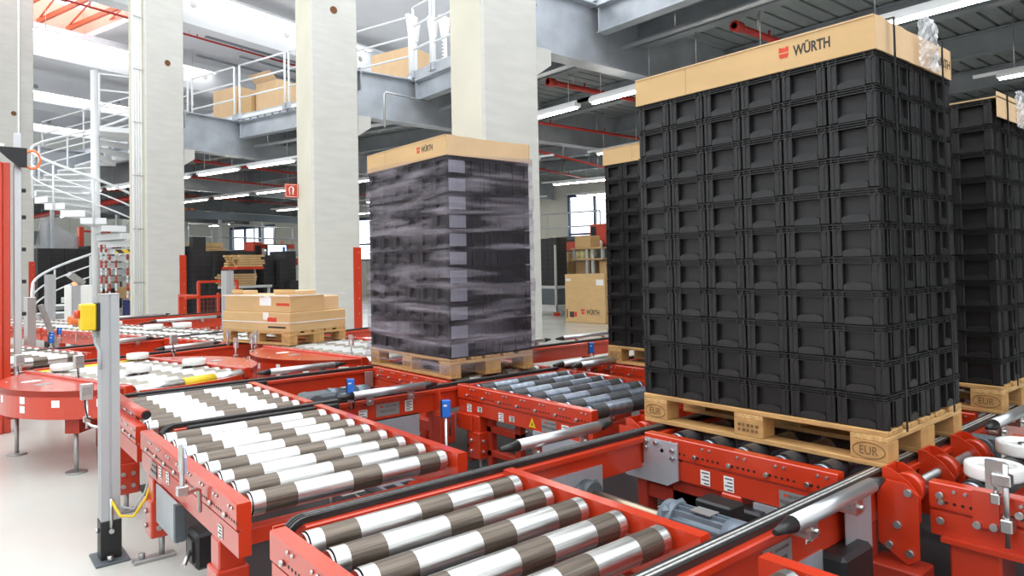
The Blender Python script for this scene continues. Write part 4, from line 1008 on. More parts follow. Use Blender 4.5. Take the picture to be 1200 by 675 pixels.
for k, (v, u) in enumerate(((5.0, 9.0), (4.75, 8.62), (4.45, 9.0), (4.2, 9.1))):
    x, y, _ = uvw(u, v); e = empty('perforated_upright', (x, y, zM), TH, ['first', 'second', 'third', 'fourth'][k]+' white perforated upright with flared head on the mezzanine, from the left', 'upright', 'white uprights on the mezzanine')
    MB().cbox(-.06, .06, -.03, .03, 0, 1.05, .005).build('upright', 'white_paint', e); m = MB(); m.prism([(-.07, 1.05), (.07, 1.05), (.16, 1.5), (-.16, 1.5)], -.05, .05, 'y'); m.build('flared_head', 'white_plastic', e)
    m = MB()
    for i in range(12): m.box(-.064, -.0595, -.015, .015, .08+i*.08, .11+i*.08)
    m.build('slot', 'black', e, kind='stuff')
m_ = MB(); random.seed(5)
for k in range(4): m_.tube([(.32*math.cos(t/10*6.28)*(1-.12*k), .05*math.sin(3*t)+k*.03, .16*math.sin(t/10*6.28)+.16) for t in range(10)], .022, 6, closed=True)
m_.build('cable_coil', 'orange', None, uvw(8.45, 6.15, zM), TH, label='orange cable coil lying on the mezzanine beam end', cat='cable')

# ================================================================ LIGHTS AND PIPES
def light(a, b, label, group, hang=None, w=.16, lamp='lamp_tube'):
    a = Vector(a); b = Vector(b); e = empty('ceiling_light', a, 0, label, 'light', group); d = b-a; n = Vector((-d.y, d.x, 0)).normalized()
    m = MB(); m.bar((0, 0, .05), d+Vector((0, 0, .05)), w, .07); m.build('housing', 'white_paint', e)
    m = MB(); m.bar(d*.02, d*.98, w*.36, .03); m.build('lamp_tube', lamp, e)
    m = MB(); m.bar(-d*.22+Vector((0, 0, .11)), d*1.22+Vector((0, 0, .11)), .06, .05); m.build('track', 'white_paint', e)
    if hang:
        for f in (.15, .85):
            m = MB(); m.cyl(d*f+Vector((0, 0, .08)), d*f+Vector((0, 0, hang-a.z)), .008, 6); m.build('hanger', 'steel', e)
    return e
O8 = ['first', 'second', 'third', 'fourth', 'fifth', 'sixth', 'seventh', 'eighth', 'ninth', 'tenth']
for row, X, ys in ((0, 8.98, (2.35, 5.0, 7.0, 8.9, 10.8)), (1, 13.25, (2.0, 5.0, 8.0, 10.9))):
    for k, y in enumerate(ys):
        light((X, y, 4.30), (X, y+1.55, 4.30), '%s fluorescent ceiling light from the right in the %s row over the bin stacks' % (O8[k], ['front', 'rear'][row]), 'fluorescent lights under the mezzanine', 5.4)
for row, u, vs in ((0, 8.95, (9.2, 11.6, 14.0, 16.9, 19.3, 21.8)), (1, 13.15, (4.2, 9.6, 14.4, 17.0, 19.6, 24, 29.8)), (2, 18.4, (4.7, 8, 14, 20, 26)), (3, 22.6, (2.0, 6.0, 10.0, 14, 20, 26, 32))):  # rearmost row is added to brighten the far wall
    for k, v in enumerate(vs):
        light(uvw(u, v, 4.30), uvw(u, v+(2.1 if row else 1.9), 4.30), '%s fluorescent ceiling light in the %s row under the turned mezzanine' % (O8[k], ['front', 'middle', 'rear', 'rearmost'][row]), 'fluorescent lights under the mezzanine', 5.4)
for k, (v, z, u0, u1) in enumerate(((19.35, 9.35, 6.2, 13.5), (12.75, 9.5, 8.0, 15.5), (26.1, 8.95, 7.0, 17), (32.8, 8.9, 7, 20))):
    light(uvw(u0, v, z), uvw(u1, v, z), ['long bright roof light along the beam over the far left column', 'long bright roof light along the front roof beam', 'long bright roof light over the spiral stair', 'long bright roof light at the far end of the hall'][k], 'long roof lights', 10.1, .2, 'lamp_roof')
def pipe(a, b, label, r=.035, heads=0):
    a = Vector(a); b = Vector(b); e = empty('sprinkler_pipe', a, 0, label, 'pipe', 'red sprinkler pipes'); d = b-a
    MB().cyl((0, 0, 0), d, r, 10).build('pipe_run', 'sprinkler', e)
    n = max(2, int(d.length/1.6)); u = d.normalized()
    for k in range(n):
        p = u*(d.length*(k+.3)/n); MB().cyl(p, p+Vector((0, 0, .55)), .010, 6).build('hanger', 'steel', e); q = p+u*.3; MB().cyl(q, q+Vector((0, 0, .12)), .018, 6).build('sprinkler_head', 'sprinkler', e)
    MB().cyl(Vector((0, 0, 0)), u*.16, r*1.6, 10).build('end_cap', 'sprinkler', e); return e
pipe((8.6, 9.28, 4.8), (13, 9.28, 4.8), 'red sprinkler pipe with capped end just right of the right column', .05)
pipe((8.75, 5.5, 4.8), (13, 5.5, 4.8), 'red sprinkler pipe above the left end of the tall stack', .05)
pipe((10.4, 12.1, 4.8), (18, 12.1, 4.8), 'red sprinkler pipe above the half hidden stack', .035)
pipe((9, 1.4, 4.8), (16, 1.4, 4.8), 'red sprinkler pipe behind the stack at the right edge', .035)
for k, v in enumerate((4.9, 6.8, 13.8, 17.2, 23.0, 28.0)): pipe(uvw(9.0 if k > 1 else 13.5, v, 4.78), uvw(24, v, 4.78), O8[k]+' red sprinkler pipe under the turned mezzanine, counted from the right column', .035)
for k, v in enumerate((16.5, 21.5, 29.0)): pipe(uvw(6.5, v, 9.55), uvw(24, v, 9.55), O8[k]+' red sprinkler pipe under the high roof, counted from the front', .035)
pipe(uvw(11, 20, 4.35), uvw(13, 38, 4.35), 'thick red pipe bundle far behind the spiral stair', .12)
# cable trays under the roof
for k, (u, v, l) in enumerate(((10.5, 15.5, 4), (12.5, 16.5, 5), (13, 14.5, 4), (11.5, 17.6, 5))):
    m_ = MB(); m_.bar((0, 0, 0), (l, 0, 0), .12, .05); m_.build('cable_tray', 'galv_dark', None, uvw(u, v, 9.3), TH, label=O8[k]+' dark cable tray under the high roof right of the conduit column', cat='cable tray')
m_ = MB(); m_.cyl((0, 0, 0), (0, 18, 0), .16, 16); m_.build('air_duct', 'white_paint', None, uvw(15.0, 8.0, 8.3), TH, label='round white air duct under the high roof', cat='duct')
# conduit pipes under the secondary beams
def conduit(a, b, label):
    a = Vector(a); b = Vector(b); e = empty('conduit_pipe', a, 0, label, 'pipe'); d = b-a
    MB().cyl((0, 0, 0), d, .045, 12).build('pipe_run', 'aluminium', e)
    for f in (.1, .5, .9): MB().cyl(d*f, d*f+Vector((0, 0, 5.42-a.z)), .010, 6).build('hanger', 'steel', e)
conduit((8.35, 7.25, 4.86), (8.35, -3, 4.86), 'bright metal conduit under the mezzanine edge above the tall stack')
conduit((8.35, 7.6, 4.86), (8.35, 12.5, 4.86), 'bright metal conduit under the mezzanine edge between the right columns')
conduit(uvw(8.70, 5, 4.80), uvw(8.70, 10.5, 4.80), 'bright metal conduit under the mezzanine edge left of the holed column')

# fire hose sign on the holed column
e = empty('fire_hose_sign', (5.12, 13.06, 2.84), 0, 'red square fire hose sign with white pictogram beside the holed column', 'sign')
MB().box(0, .27, 0, .01, 0, .27).build('sign_plate', 'red', e)
m_ = MB(); m_.box(.015, .255, -.001, 0, .015, .022); m_.box(.015, .255, -.001, 0, .248, .255); m_.box(.015, .022, -.001, 0, .015, .255); m_.box(.248, .255, -.001, 0, .015, .255); m_.build('sign_border', 'label', e)
m_ = MB(); m_.tube([(.13+.045*math.cos(t), -.002, .15+.06*math.sin(t)) for t in [R(a) for a in range(-60, 240, 25)]]+[(.10, -.002, .05)], .009, 6); m_.prism([(.15, .06), (.17, .06), (.18, .2), (.15, .2)], -.003, 0, 'y'); m_.build('hose_pictogram', 'label', e)

# ================================================================ POSTS, SENSORS AND SMALL GEAR
def al_post(loc, rz, h, label, s=.085, sleeve=.20, z0=0., plate=True, cap=True):
    e = empty('safety_post', loc, rz, label, 'post')
    m = MB(); a = s/2; g = .005
    poly = []
    for (sx, sy) in ((-1, -1), (1, -1), (1, 1), (-1, 1)):
        pass
    poly = [(-a, -a), (-g, -a), (-g, -a+g), (g, -a+g), (g, -a), (a, -a), (a, -g), (a-g, -g), (a-g, g), (a, g), (a, a), (g, a), (g, a-g), (-g, a-g), (-g, a), (-a, a), (-a, g), (-a+g, g), (-a+g, -g), (-a, -g)]
    m.prism(poly, z0+(.1 if plate else 0), h); m.build('profile', 'anodised', e)
    if cap: MB().cbox(-a-.002, a+.002, -a-.002, a+.002, h, h+.008, .002).build('end_cap', 'steel_dull', e)
    if plate:
        MB().cbox(-a-.004, a+.004, -a-.004, a+.004, .012, sleeve, .004).build('sleeve', 'black', e); MB().cbox(-.075, .075, -.10, .10, 0, .012, .003).build('base_plate', 'motor_dark', e)
        b = MB(); b.cyl((-a-.004, 0, .15), (-a-.02, 0, .15), .012, 8); b.cyl((0, -a-.004, .15), (0, -a-.02, .15), .012, 8); b.cyl((-.01, -.075, .012), (-.01, -.075, .04), .014, 6); b.cyl((0, .08, .012), (0, .08, .03), .014, 6); b.build('anchor_bolts', 'steel', e, kind='stuff')
    return e
PO = al_post((.648, 3.99, 0), R(0), 1.315, 'tall grey aluminium post with yellow emergency stop in the left foreground')
MB().cbox(-.125, -.058, -.05, .04, 1.145, 1.275, .006).build('stop_box', 'yellow', PO); MB().cbox(-.058, -.0425, -.052, .042, 1.14, 1.28, .004).build('stop_box_base', 'black', PO)
b_ = MB(); b_.cyl((-.125, -.005, 1.225), (-.150, -.005, 1.225), .021, 16); b_.build('stop_button', 'red', PO)
b_ = MB(); b_.tube([(-.06, -.01, 1.14), (-.06, -.02, 1.08), (-.045, -.05, 1.04), (-.043, -.046, .95)], .008, 8); b_.cyl((-.06, -.01, 1.145), (-.06, -.01, 1.11), .014, 10); b_.build('stop_cable', 'cable_grey', PO)
b_ = MB(); b_.tube([(.0, -.05, .30), (.03, -.10, .23), (.08, -.14, .225), (.14, -.13, .30), (.17, -.10, .38)], .007, 8); b_.build('earth_cable', 'yellow', PO)
b_ = MB(); b_.tube([(.03, -.04, .26), (.09, -.10, .25), (.14, -.10, .32), (.17, -.08, .40)], .006, 8); b_.build('signal_cable', 'cable_grey', PO)
b_ = MB(); b_.cyl((0, -.046, .15), (0, -.05, .31), .009, 8); b_.build('cable_gland', 'steel', PO)
x_, y_, _ = uvw(3.0, 3.38); al_post((x_, y_, 0), TH, 1.43, 'grey aluminium post left of the brown cartons', s=.12)
x_, y_, _ = uvw(3.30, 9.6); al_post((x_, y_, 0), TH, 1.43, 'slim grey post before the lower end of the spiral stair', s=.14)
x_, y_, _ = uvw(3.78, 9.6); SP = al_post((x_, y_, 0), TH, 1.20, 'grey post with slanted scanner beside the spiral stair', s=.12)
m_ = MB(); m_.bar((-.13, 0, 1.44), (.13, 0, 1.24), .16, .10); m_.build('scanner_head', 'steel_dull', SP)
x_, y_, _ = uvw(3.86, 10.0); e = empty('control_cabinet', (x_, y_, 0), TH, 'pale grey control cabinet with red lamp under the spiral stair', 'cabinet')
MB().cbox(0, .42, 0, .3, 0, 1.2, .01).build('cabinet_body', 'white_plastic', e); MB().cyl((.12, .1, 1.2), (.12, .1, 1.27), .045, 12).build('signal_lamp', 'lamp_red', e); MB().box(.02, .11, -.004, 0, 1.06, 1.15).build('display', 'black', e)
# red portal at the left edge
e = empty('door_portal', (.30, 7.75, 0), 0, 'red steel portal post at the left edge with grey channel', 'post')
MB().cbox(0, .125, 0, .2, 0, 2.46, .006).build('post_front', 'red', e); MB().cbox(.125, .185, .03, .2, .0, 2.46, .006).build('post_flange', 'red', e)
MB().cbox(.215, .275, .10, .18, .1, 2.75, .004).build('grey_channel', 'aluminium', e)
m_ = MB(); m_.prism([(.08, 2.60), (.31, 2.60), (.31, 2.42), (.25, 2.42), (.16, 2.50), (.08, 2.58)], .0, .02, 'y'); m_.build('black_bracket', 'black', e)
for z in (1.05, 1.35, 1.65, 1.95, 2.2): MB().cbox(.275, .31, .11, .15, z, z+.035, .004).build('clip', 'black', e)
m_ = MB()
for k in range(3): m_.tube([(.355+.062*math.cos(t), .06+.012*k, 2.50+.085*math.sin(t)+.006*k) for t in [2*math.pi*q/18 for q in range(18)]], .008, 6, closed=True)
m_.build('cable_coil', 'orange', e)
m_ = MB(); m_.cyl((.02, .05, 2.60), (.14, .05, 2.60), .035, 10); m_.build('motor_end', 'white_plastic', e)
# slanted grey strut post behind the turntable
x_, y_, _ = uvw(.85, 4.3); e = empty('strut_post', (x_, y_, 0), TH, 'grey post with slanted strut behind the left turntable', 'post')
MB().cbox(-.05, .05, -.05, .05, 0, 1.15, .004).build('profile', 'aluminium', e); m_ = MB(); m_.bar((.1, -.05, 1.05), (.28, -.05, .5), .05, .06); m_.build('strut', 'steel_dull', e)
def sensor(loc, rz, label, kind='blue', h=.20, drop=.06):
    """sensor or reflector on a bent rod; origin at the clamp"""
    e = empty('light_sensor' if kind == 'blue' else 'sensor_reflector', loc, rz, label, 'sensor', 'sensors along the conveyors')
    m = MB(); m.cyl((0, 0, -drop), (0, 0, h), .008, 8); m.build('rod', 'steel', e)
    MB().cbox(-.02, .02, -.014, .014, -.02, .015, .003).build('clamp', 'steel', e)
    if kind == 'blue':
        MB().cbox(-.024, .024, -.013, .013, h-.045, h+.045, .004).build('housing', 'blue', e); MB().box(-.028, -.024, -.016, .016, h-.05, h+.05).build('back_plate', 'black', e)
        m = MB(); m.tube([(.02, 0, h-.045), (.02, -.005, h-.08), (.018, -.01, h-.14)], .005, 6); m.build('lead', 'cable', e)
        MB().box(-.014, .004, -.0136, -.013, h+.014, h+.022).build('print', 'label', e)
    elif kind == 'box':
        MB().cbox(-.035, .035, -.02, .02, h-.05, h+.05, .004).build('housing', 'steel', e); MB().box(-.025, .025, -.022, -.02, h-.02, h+.03).build('face', 'label_grey', e)
        m = MB(); m.tube([(-.01, 0, h-.05), (-.01, -.01, h-.10), (.0, -.03, h-.16), (.03, -.03, h-.18)], .005, 6); m.build('lead', 'cable', e)
    else:
        m = MB(); m.box(-.006, .0, -.03, .03, h-.05, h+.05); m.build('bracket', 'steel', e); m = MB(); m.prism([(-.03, h-.05), (.03, h-.05), (.03, h+.05), (0, h+.05), (-.03, h+.01)], .002, .010, 'x'); m.build('reflector', 'reflector', e)
    return e
mat('reflector', (.45, .50, .70), .2, .3, .1, 60)
sensor((1.99, 4.035, .60), R(-25), 'blue light sensor on the chain transfer above the gear motor', h=.085)
sensor((2.04, 3.04, .46), R(-25), 'blue light sensor on a rod left of the bluish rollers', h=.22, drop=.455)
sensor((4.40, 4.26, .58), R(-30), 'blue light sensor behind the bluish rollers', h=.11)
for k, (u, v, h) in enumerate(((1.18, 4.28, .10), (.78, 3.55, .10), (.58, 3.1, .10))): sensor(uvw(u, v, .60), TH, ['rightmost', 'middle', 'leftmost'][k]+' of three blue light sensors behind the left turntable', h=h)
sensor((.70, 2.83, .60), 0, 'steel reflector bracket on the left foreground conveyor', 'plate', h=.115, drop=.01)
m_ = MB(); m_.tube([(.70, 2.83, .70), (.70, 2.83, .60), (.702, 2.832, .585), (.712, 2.842, .578), (.765, 2.89, .576), (.78, 2.90, .565), (.782, 2.902, .48)], .009, 8); m_.build('sensor_rod', 'steel', None, label='bent steel rod carrying the reflector in the left foreground', cat='rod'); 
sensor((.70, 5.05, .52), 0, 'boxy sensor on a bent rod before the left turntable disc', 'box', h=.17)
m_ = MB(); m_.tube([(.70, 5.05, .62), (.70, 5.05, .50), (.72, 5.0, .48), (.79, 4.95, .46), (.80, 4.95, .38)], .009, 8); m_.build('sensor_rod', 'steel', None, label='bent steel rod carrying the boxy sensor before the turntable', cat='rod')
sensor(uvw(-.48, 1.15, .60), TH, 'boxy sensor at the far end of the left turntable disc', 'box', h=.11)
sensor(uvw(-.40, .30, .62), TH, 'boxy sensor behind the tall grey post', 'box', h=.12)
sensor(uvw(1.02, 1.40, .60), TH, 'white sensor on a rod right of the left turntable', 'box', h=.13)
for k, (x, y) in enumerate(((2.44, 7.15), (2.62, 7.55), (3.09, 6.24), (2.20, 6.90))): sensor((x, y, .60), TH, ['reflector on a rod at the front of the carton pallet', 'blue-grey reflector below the carton pallet', 'reflector on a rod right of the carton pallet', 'white reflector on the right disc of the left turntable'][k], 'plate', h=.13)
sensor(uvw(1.72, 1.5, .60), TH, 'reflector on a rod left below the cartons', 'plate', h=.12)
sensor((2.77, .79, .60), 0, 'steel reflector bracket before the white guide wheel at the right edge', 'plate', h=.075, drop=0.)
m_ = MB(); m_.cyl((2.765, .76, .44), (2.765, .76, .72), .009, 8); e = m_.build('sensor_rod', 'steel', None, label='upright steel rod with clamps at the right edge conveyor', cat='rod'); MB().cbox(2.748, 2.80, .742, .778, .49, .535, .004).build('clamp', 'steel', e); MB().cbox(2.748, 2.785, .742, .80, .645, .685, .004).build('clamp', 'steel', e)
x_, y_, _ = uvw(1.79, 5.2); e = empty('horn_beacon', (x_, y_, .45), TH, 'orange cone beacon on a thin rod behind the yellow stop box', 'beacon')
m_ = MB(); m_.cyl((-.09, 0, .32), (.07, 0, .32), .06, 16, r1=.085); m_.build('cone', 'orange', e); MB().cyl((0, 0, 0), (0, 0, .28), .008, 8).build('rod', 'steel', e)
# bar with rubber end beside the short section
m_ = MB(); m_.tube([(.86, 5.15, .64), (.86, 4.45, .64), (.88, 4.30, .63)], .028, 12); e = m_.build('stop_bar', 'red', None, label='bent red tube guide beside the short roller section', cat='guide bar'); m_ = MB(); m_.cyl((.8803, 4.299, .6299), (.8815, 4.29, .629), .024, 12); m_.build('tube_plug', 'black', e); MB().box(.85, .87, 4.42, 4.48, .56, .63).build('bar_bracket', 'red', e)
# black motor box on the left foreground section
b_ = MB(); b_.cbox(.02, .15, .58, .725, .17, .32, .012); b_.build('drive_box', 'black', CB); b_ = MB(); b_.cbox(.01, .02, .605, .70, .195, .295, .01); b_.build('drive_cover', 'rubber', CB); b_ = MB(); b_.cyl((.01, .64, .24), (-.03, .58, .21), .010, 8); b_.build('drive_plug', 'steel', CB)
b_ = MB(); b_.tube([(.05, 1.45, .42), (.02, 1.40, .34), (.04, 1.30, .27), (.1, 1.2, .26)], .006, 6); b_.build('cable', 'cable', CB)
# cable trays and covers on the floor
def tray(x0, x1, y0, y1, label, slots=True, z=.06):
    e = empty('cable_duct', (x0, y0, 0), 0, label, 'cable duct'); w, l = x1-x0, y1-y0
    MB().cbox(0, w, 0, l, 0, z, .004).build('duct_body', 'galv_dark', e); m = MB()
    for k in range(4):
        for j in range(2): m.box(.02+j*(w/2), .02+j*(w/2)+w*.3, l*.2+k*l*.12, l*.2+k*l*.12+l*.05, z, z+.001)
    m.build('slots', 'black', e, kind='stuff'); return e
tray(3.18, 3.42, -.2, 1.1, 'perforated metal cable duct on the floor under the right conveyors')
tray(2.36, 2.58, 1.45, 2.15, 'dark metal cable duct on the floor below the gear motor')
tray(2.1, 2.35, 3.1, 5.2, 'dark metal cable duct on the floor between the two roller lines')

# ================================================================ BACKGROUND UNDER THE MEZZANINE
def far_bin_mesh():
    m = MB(); m.box(.01, .39, .01, .19, 0, .112); m.box(0, .4, 0, .2, .112, .134); m.box(.003, .02, .006, .05, .004, .112); m.box(.003, .02, .15, .194, .004, .112); m.box(.006, .394, .003, .012, .02, .05)
    for x0, x1 in ((.006, .06), (.12, .17), (.34, .394)): m.box(x0, x1, .002, .012, .004, .112)
    return m
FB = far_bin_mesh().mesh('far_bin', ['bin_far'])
def far_stack(X, Y, rz, rows, cols, z0, label, group):
    c, s = math.cos(rz), math.sin(rz)
    for r in range(rows):
        for k in range(cols):
            link('storage_bin', FB, None, (X-k*.2*s, Y+k*.2*c, z0+r*BH), rz, label=label % (ORD[r] if r < rows-1 else 'top', COLN[k]), cat='bin', group=group)
# stack on a stand right of the right column
far_stack(13.4, 14.25, 0, 10, 4, .84, 'small black bin, %s layer, %s column from the right in the far bin stack', 'bins in the far stack right of the right column')
e = empty('bin_stand', (13.3, 14.2, 0), 0, 'grey steel stand under the far bin stack right of the right column', 'stand')
MB().cbox(0, .6, 0, .9, .76, .84, .006).build('stand_top', 'grey_paint', e); MB().cbox(0, .6, 0, .9, .12, .30, .006).build('stand_base', 'grey_paint', e); MB().box(.02, .58, .05, .85, .30, .76).build('stand_inner', 'motor_dark', e)
for y in (.0, .86): MB().box(-.01, .05, y, y+.04, .0, 2.0).build('stand_post', 'grey_paint', e)
MB().box(-.01, .1, -.05, .1, 0, .10).build('stand_foot', 'red', e)
# all other far bins: too many and too small to pick apart
m_ = MB()
def blk(u, v, nu, nv, nz, z0=.15, rot=True, zs=None):
    for i in range(nu):
        for j in range(nv):
            for k in range(nz):
                if 0 < i < nu-1 and 0 < j < nv-1: continue
                x, y, _ = uvw(u+i*.41, v+j*.205); b = len(m_.v); c, s = math.cos(TH), math.sin(TH)
                for vv in FB.vertices: m_.v.append((x+vv.co.x*c-vv.co.y*s, y+vv.co.x*s+vv.co.y*c, z0+k*BH+vv.co.z))
                for f in FB.polygons: m_.face([b+q for q in f.vertices])
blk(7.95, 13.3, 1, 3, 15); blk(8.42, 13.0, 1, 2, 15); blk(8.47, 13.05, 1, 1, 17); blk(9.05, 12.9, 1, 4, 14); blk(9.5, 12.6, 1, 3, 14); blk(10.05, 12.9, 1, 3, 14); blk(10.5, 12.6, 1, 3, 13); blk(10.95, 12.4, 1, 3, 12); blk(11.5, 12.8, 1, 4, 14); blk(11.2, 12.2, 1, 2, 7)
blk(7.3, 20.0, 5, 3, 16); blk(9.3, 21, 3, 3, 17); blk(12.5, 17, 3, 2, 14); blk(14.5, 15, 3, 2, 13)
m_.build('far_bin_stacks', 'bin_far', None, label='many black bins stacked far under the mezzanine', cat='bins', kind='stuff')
# big printed carton on the floor
e = empty('carton', (12.12, 11.25, 0), 0, 'large brown carton with red shield print standing on the floor under the mezzanine', 'carton')
MB().cbox(0, 1.1, 0, 1.36, .0, 1.19, .01).build('carton_body', 'card', e); logo_wurth(e, -.001, .74, .27, .135); MB().box(-.002, 0, 1.05, 1.2, .12, .26).build('print', 'print_black', e); MB().box(-.002, 0, .95, 1.04, .14, .26).build('print', 'print_red', e); MB().box(-.002, 0, 1.27, 1.31, .10, .32).build('print', 'print_black', e); MB().box(-.002, 0, .04, .28, .92, 1.06).build('print', 'tape', e); MB().box(-.002, 0, 1.15, 1.32, 1.02, 1.08).build('print', 'tape', e)
# packing table with shelf
e = empty('packing_table', (14.0, 13.05, 0), 0, 'packing table with wooden shelf behind the large carton', 'table')
for z in (1.55, 1.86): MB().cbox(0, .6, 0, 1.25, z, z+.045, .006).build('shelf_board', 'wood_plain', e)
for y in (.03, .40, .62, 1.14): MB().box(.05, .12, y, y+.08, 0 if y in (.40, .62) else 1.55, 1.88).build('upright', 'grey_paint', e)
simple_carton((14.05, 13.55, 1.905), 0, .4, .62, .33, 'brown carton with red print on the wooden shelf', 'card')
simple_carton((14.2, 13.75, .9), 0, .4, .55, .62, 'brown carton under the wooden shelf', 'card_dark')
simple_carton((14.2, 13.12, .9), 0, .4, .25, .62, 'narrow orange-brown carton under the wooden shelf', 'card')
for k in range(4):
    m_ = MB(); m_.cyl((0, 0, 0), (0, 0, .24), .10, 16); m_.build('tape_roll', 'tape_yellow', None, (14.22, 13.60+k*.205, 1.595), label=O8[k]+' roll of yellowish tape on the lower shelf, from the right', cat='tape roll', group='tape rolls on the shelf')
e = empty('wrapping_machine', (15.0, 13.2, 0), 0, 'red machine housing behind the wooden shelf', 'machine')
MB().cbox(0, .9, .0, 1.3, 1.98, 2.62, .03).build('housing', 'red', e); MB().box(-.01, 0, 1.02, 1.22, 2.08, 2.55).build('panel', 'black', e); MB().cbox(.1, .8, .1, 1.2, 0, 1.98, .01).build('stand', 'motor_dark', e)
MB().cyl((-.02, .85, 2.02), (-.08, .85, 2.02), .12, 18).build('reel', 'white_plastic', e)
e = empty('work_counter', (16.2, 14.6, 0), 0, 'dark counter with red band behind the far bin stack', 'counter')
MB().cbox(0, .6, 0, 3.0, 2.25, 2.38, .01).build('counter_top', 'motor_dark', e); MB().cbox(.02, .5, 1.6, 2.9, 1.9, 2.2, .01).build('red_band', 'red', e); MB().box(.1, .5, .2, 2.8, 0, 2.25).build('counter_body', 'motor_dark', e)
for k, (dx, dy, s) in enumerate(((14.35, 14.75, .3), (14.33, 14.73, .34), (14.36, 14.76, .28))): simple_carton((dx, dy, .9+.305*k), 0, s, s, .3, ['lowest', 'middle', 'upper'][k]+' small carton left of the wooden shelf', ['card', 'card_dark', 'card_pale'][k])
# steel gallery with railings before the far window
def gallery(frame_u, v0, v1, z, label, n=5):
    x, y, _ = uvw(frame_u, v0); e = empty('steel_gallery', (x, y, 0), TH, label, 'gallery'); L = v1-v0
    MB().box(0, 1.0, 0, L, z-.15, z).build('gallery_floor', 'galv', e)
    for k in range(n+1):
        MB().cyl((0, L*k/n, z), (0, L*k/n, z+1.1), .03, 8).build('post', 'galv', e)
        if k % 2 == 0: MB().cbox(.4, .55, L*k/n-.08, L*k/n+.08, 0, z-.15, .01).build('support', 'galv', e)
    for h in (.55, 1.1): MB().cyl((0, 0, z+h), (0, L, z+h), .028, 8).build('rail', 'galv', e)
    return e
gallery(20.5, 6.0, 13.0, 2.35, 'steel gallery with railing before the window right of the right column')
def gallery2():
    x, y, _ = uvw(13.8, 22.0); e = empty('steel_gallery', (x, y, 0), TH, 'long steel walkway with stairs far behind the black bin stacks', 'gallery')
    MB().box(0, 6.5, 0, 1.0, 2.2, 2.38).build('gallery_floor', 'galv', e)
    for k in range(7): MB().cyl((k*1.08, 0, 2.38), (k*1.08, 0, 3.55), .035, 8).build('post', 'galv', e); 
    for k in range(4): MB().cbox(k*2.1, k*2.1+.15, .4, .55, 0, 2.2, .01).build('support', 'galv', e)
    for h in (.55, 1.1): MB().cyl((0, 0, 2.4+h), (6.5, 0, 2.4+h), .035, 8).build('rail', 'galv', e)
    for o in (0, .9): m = MB(); m.bar((0, o, 2.35), (-2.6, o, .1), .05, .25); m.build('stair_stringer', 'galv', e); m = MB(); m.cyl((0, o, 3.5), (-2.6, o, 1.2), .03, 8); m.build('stair_rail', 'galv', e)
    for k in range(8): MB().box(-2.4+k*.31, -2.1+k*.31, 0, .9, .25+k*.27, .28+k*.27).build('stair_tread', 'galv', e)
gallery2()
# overhead conveyor far back
x_, y_, _ = uvw(11.5, 24); e = empty('overhead_conveyor', (x_, y_, 0), TH, 'overhead conveyor with orange chain links hanging far behind the bins', 'conveyor')
MB().box(0, 12, 0, .8, 4.0, 4.18).build('conveyor_bed', 'beam_dark', e); MB().box(0, 12, -.05, 0, 3.9, 4.25).build('side_rail', 'motor_grey', e)
for k in range(5): MB().cbox(.5+k*2.4, .62+k*2.4, .3, .42, 0, 4.0, .01).build('support', 'galv', e)
for k in range(9): MB().cbox(1.2+k*.3, 1.36+k*.3, -.08, -.05, 4.25, 4.36, .01).build('link', 'orange', e)
# red portal machine with screen
x_, y_, _ = uvw(11.6, 14.6); e = empty('label_machine', (x_, y_, 0), TH, 'red labelling machine with bright screen among the far bins', 'machine')
MB().cbox(0, .35, 0, .5, 0, 2.42, .01).build('portal_leg', 'red', e); MB().box(.06, .28, -.01, 0, 1.5, 2.3).build('dark_panel', 'black', e); MB().cbox(.35, 3.2, .1, .4, 1.62, 1.86, .01).build('cross_beam', 'red', e); MB().cbox(.35, 1.8, .1, .4, 2.2, 2.36, .01).build('upper_beam', 'red', e)
m_ = MB(); m_.cbox(.38, 1.20, -.22, -.16, 1.84, 2.34, .01); so = m_.build('screen_case', 'black', e); MB().box(.41, 1.17, -.224, -.22, 1.87, 2.31).build('screen', 'screen', so); MB().box(1.02, 1.12, -.2255, -.224, 1.95, 2.25).build('screen_bar', 'blue', so); MB().box(.48, .62, -.2255, -.224, 1.94, 1.98).build('screen_button', 'print_red', so)
MB().cyl((1.1, -.1, 2.36), (1.1, -.1, 2.44), .05, 10).build('lamp', 'orange', e); MB().cbox(.42, .5, .2, .3, 0, 1.62, .01).build('leg', 'galv', e); MB().cbox(2.9, 3.0, .2, .3, 0, 1.62, .01).build('leg', 'galv', e)
# wooden pallets piled and loose packing on a table
for k in range(3):
    m_ = MB(); random.seed(40+k)
    for i in range(5):
        for j in range(4): y = -.3+j*.16; x = random.uniform(-.08, .08); m_.box(x-.42, x+.42, y, y+.11, i*.07, i*.07+.055)
    m_.build('wood_offcuts', ['wood_plain', 'card_dark', 'wood_plain'][k], None, uvw((9.35, 8.95, 9.5)[k], (11.95, 11.75, 14.0)[k], (1.56, 1.02, 1.98)[k]), TH, label=['loose pile of pale packing strips among the far bins', 'lower pile of packing strips behind the grey post', 'upper pile of packing strips on the red shelf'][k], cat='packing', kind='stuff')
x_, y_, _ = uvw(8.6, 11.4); e = empty('packing_table', (x_, y_, 0), TH, 'low steel packing table with red edge among the far bins', 'table')
MB().cbox(0, 1.3, 0, .7, .95, 1.02, .006).build('table_top', 'grey_paint', e); MB().cbox(.3, 1.2, .25, .95, 1.48, 1.56, .006).build('shelf', 'red', e)
for x in (.32, 1.14): MB().box(x, x+.04, .6, .64, 1.02, 1.48).build('shelf_post', 'grey_paint', e)
for x in (.05, 1.2): MB().box(x, x+.06, .05, .11, 0, .95).build('leg', 'grey_paint', e)
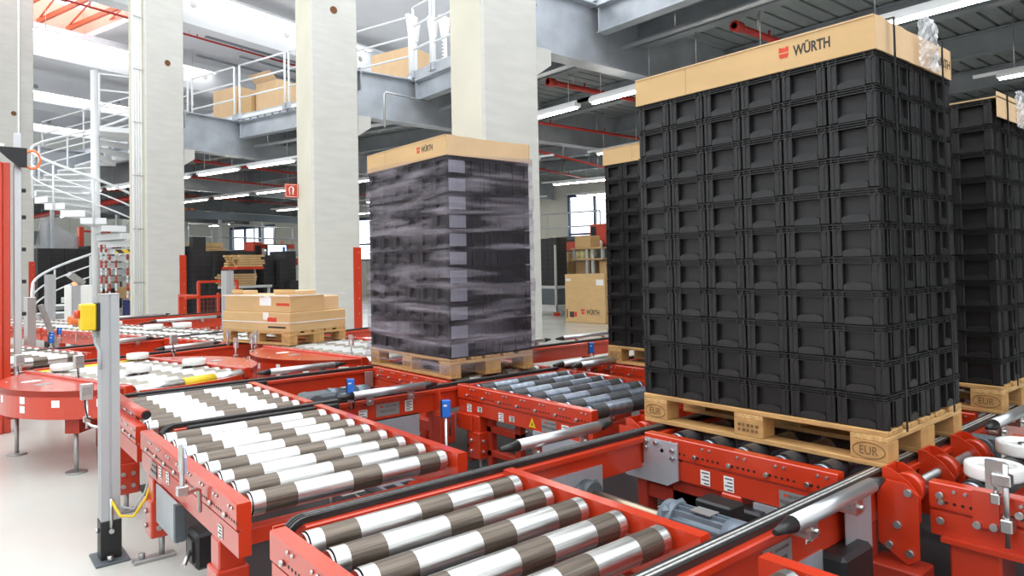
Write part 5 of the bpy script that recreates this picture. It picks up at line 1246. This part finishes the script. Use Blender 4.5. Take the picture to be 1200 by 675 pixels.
# red mesh cart by the column
x_, y_, _ = uvw(5.45, 8.0); e = empty('mesh_cart', (x_, y_, 0), TH, 'red tubular mesh cart between column guard and brown cartons', 'cart')
for a, b in (((0, 0, 0), (0, 0, 1.22)), ((.92, 0, 0), (.92, 0, 1.22)), ((0, 0, 1.22), (.92, 0, 1.22)), ((0, .7, 0), (0, .7, .95)), ((0, 0, .93), (0, .7, .93)), ((.92, .7, 0), (.92, .7, .95)), ((-.3, 0, .9), (.92, 0, .9))): MB().bar(a, b, .05, .05).build('tube_frame', 'red', e)
m_ = MB()
for i in range(10): m_.bar((.04+i*.09, .02, .2), (.04+i*.09, .02, .9), .006, .006)
for i in range(8): m_.bar((0, .02, .2+i*.1), (.92, .02, .2+i*.1), .006, .006)
m_.build('wire_mesh', 'red_dull', e, kind='stuff')
# under and behind the stair
simple_carton(uvw(8.9, 17.0, 0), TH, 1.2, .8, .55, 'blue bins base under cartons beside the conduit column', 'bin_blue', cat='bin')
simple_carton(uvw(9.9, 19.6, .55), TH, 1.5, .6, .4, 'long brown carton on blue bins beside the conduit column', 'card')
simple_carton(uvw(10.0, 19.2, 0), TH, .9, .6, .55, 'pale carton on the floor beside the conduit column', 'card_pale')
x_, y_, _ = uvw(8.0, 22); e = empty('chute_machine', (x_, y_, 0), TH, 'galvanised chute panels with red post behind the spiral stair', 'machine')
m_ = MB(); m_.prism([(0, 2.3), (1.7, 2.3), (1.6, 2.75), (.25, 3.5)], 0, .05, 'y'); m_.build('chute_panel', 'galv', e); m_ = MB(); m_.prism([(2.4, 2.5), (4.2, 2.6), (4.2, 3.8), (3.6, 3.6)], .2, .25, 'y'); m_.build('chute_panel', 'galv', e)
MB().cbox(1.45, 1.62, -.1, .1, 0, 3.2, .01).build('red_post', 'red', e); MB().cbox(1.6, 2.6, -.05, .05, 3.0, 3.08, .01).build('red_arm', 'red', e); MB().cbox(.5, .62, -.1, 0, 2, 4.2, .01).build('support', 'galv', e); MB().cbox(-1.2, .2, .0, .1, 2.5, 3.0, .01).build('dark_panel', 'motor_dark', e)
x_, y_, _ = uvw(10.4, 17.2); e = empty('work_station', (x_, y_, 0), TH, 'red work station with white sheets beside the conduit column', 'work station')
MB().cbox(0, 1.6, 0, .6, .7, 1.3, .01).build('bench', 'red', e); MB().cbox(.1, 1.4, -.02, 0, 1.0, 1.12, .005).build('sheet', 'white_plastic', e); MB().cbox(.6, 1.0, .1, .4, 1.3, 1.8, .01).build('carton_rest', 'card', e); MB().cbox(0, 1.6, .05, .1, 0, .7, .01).build('bench_base', 'motor_dark', e)
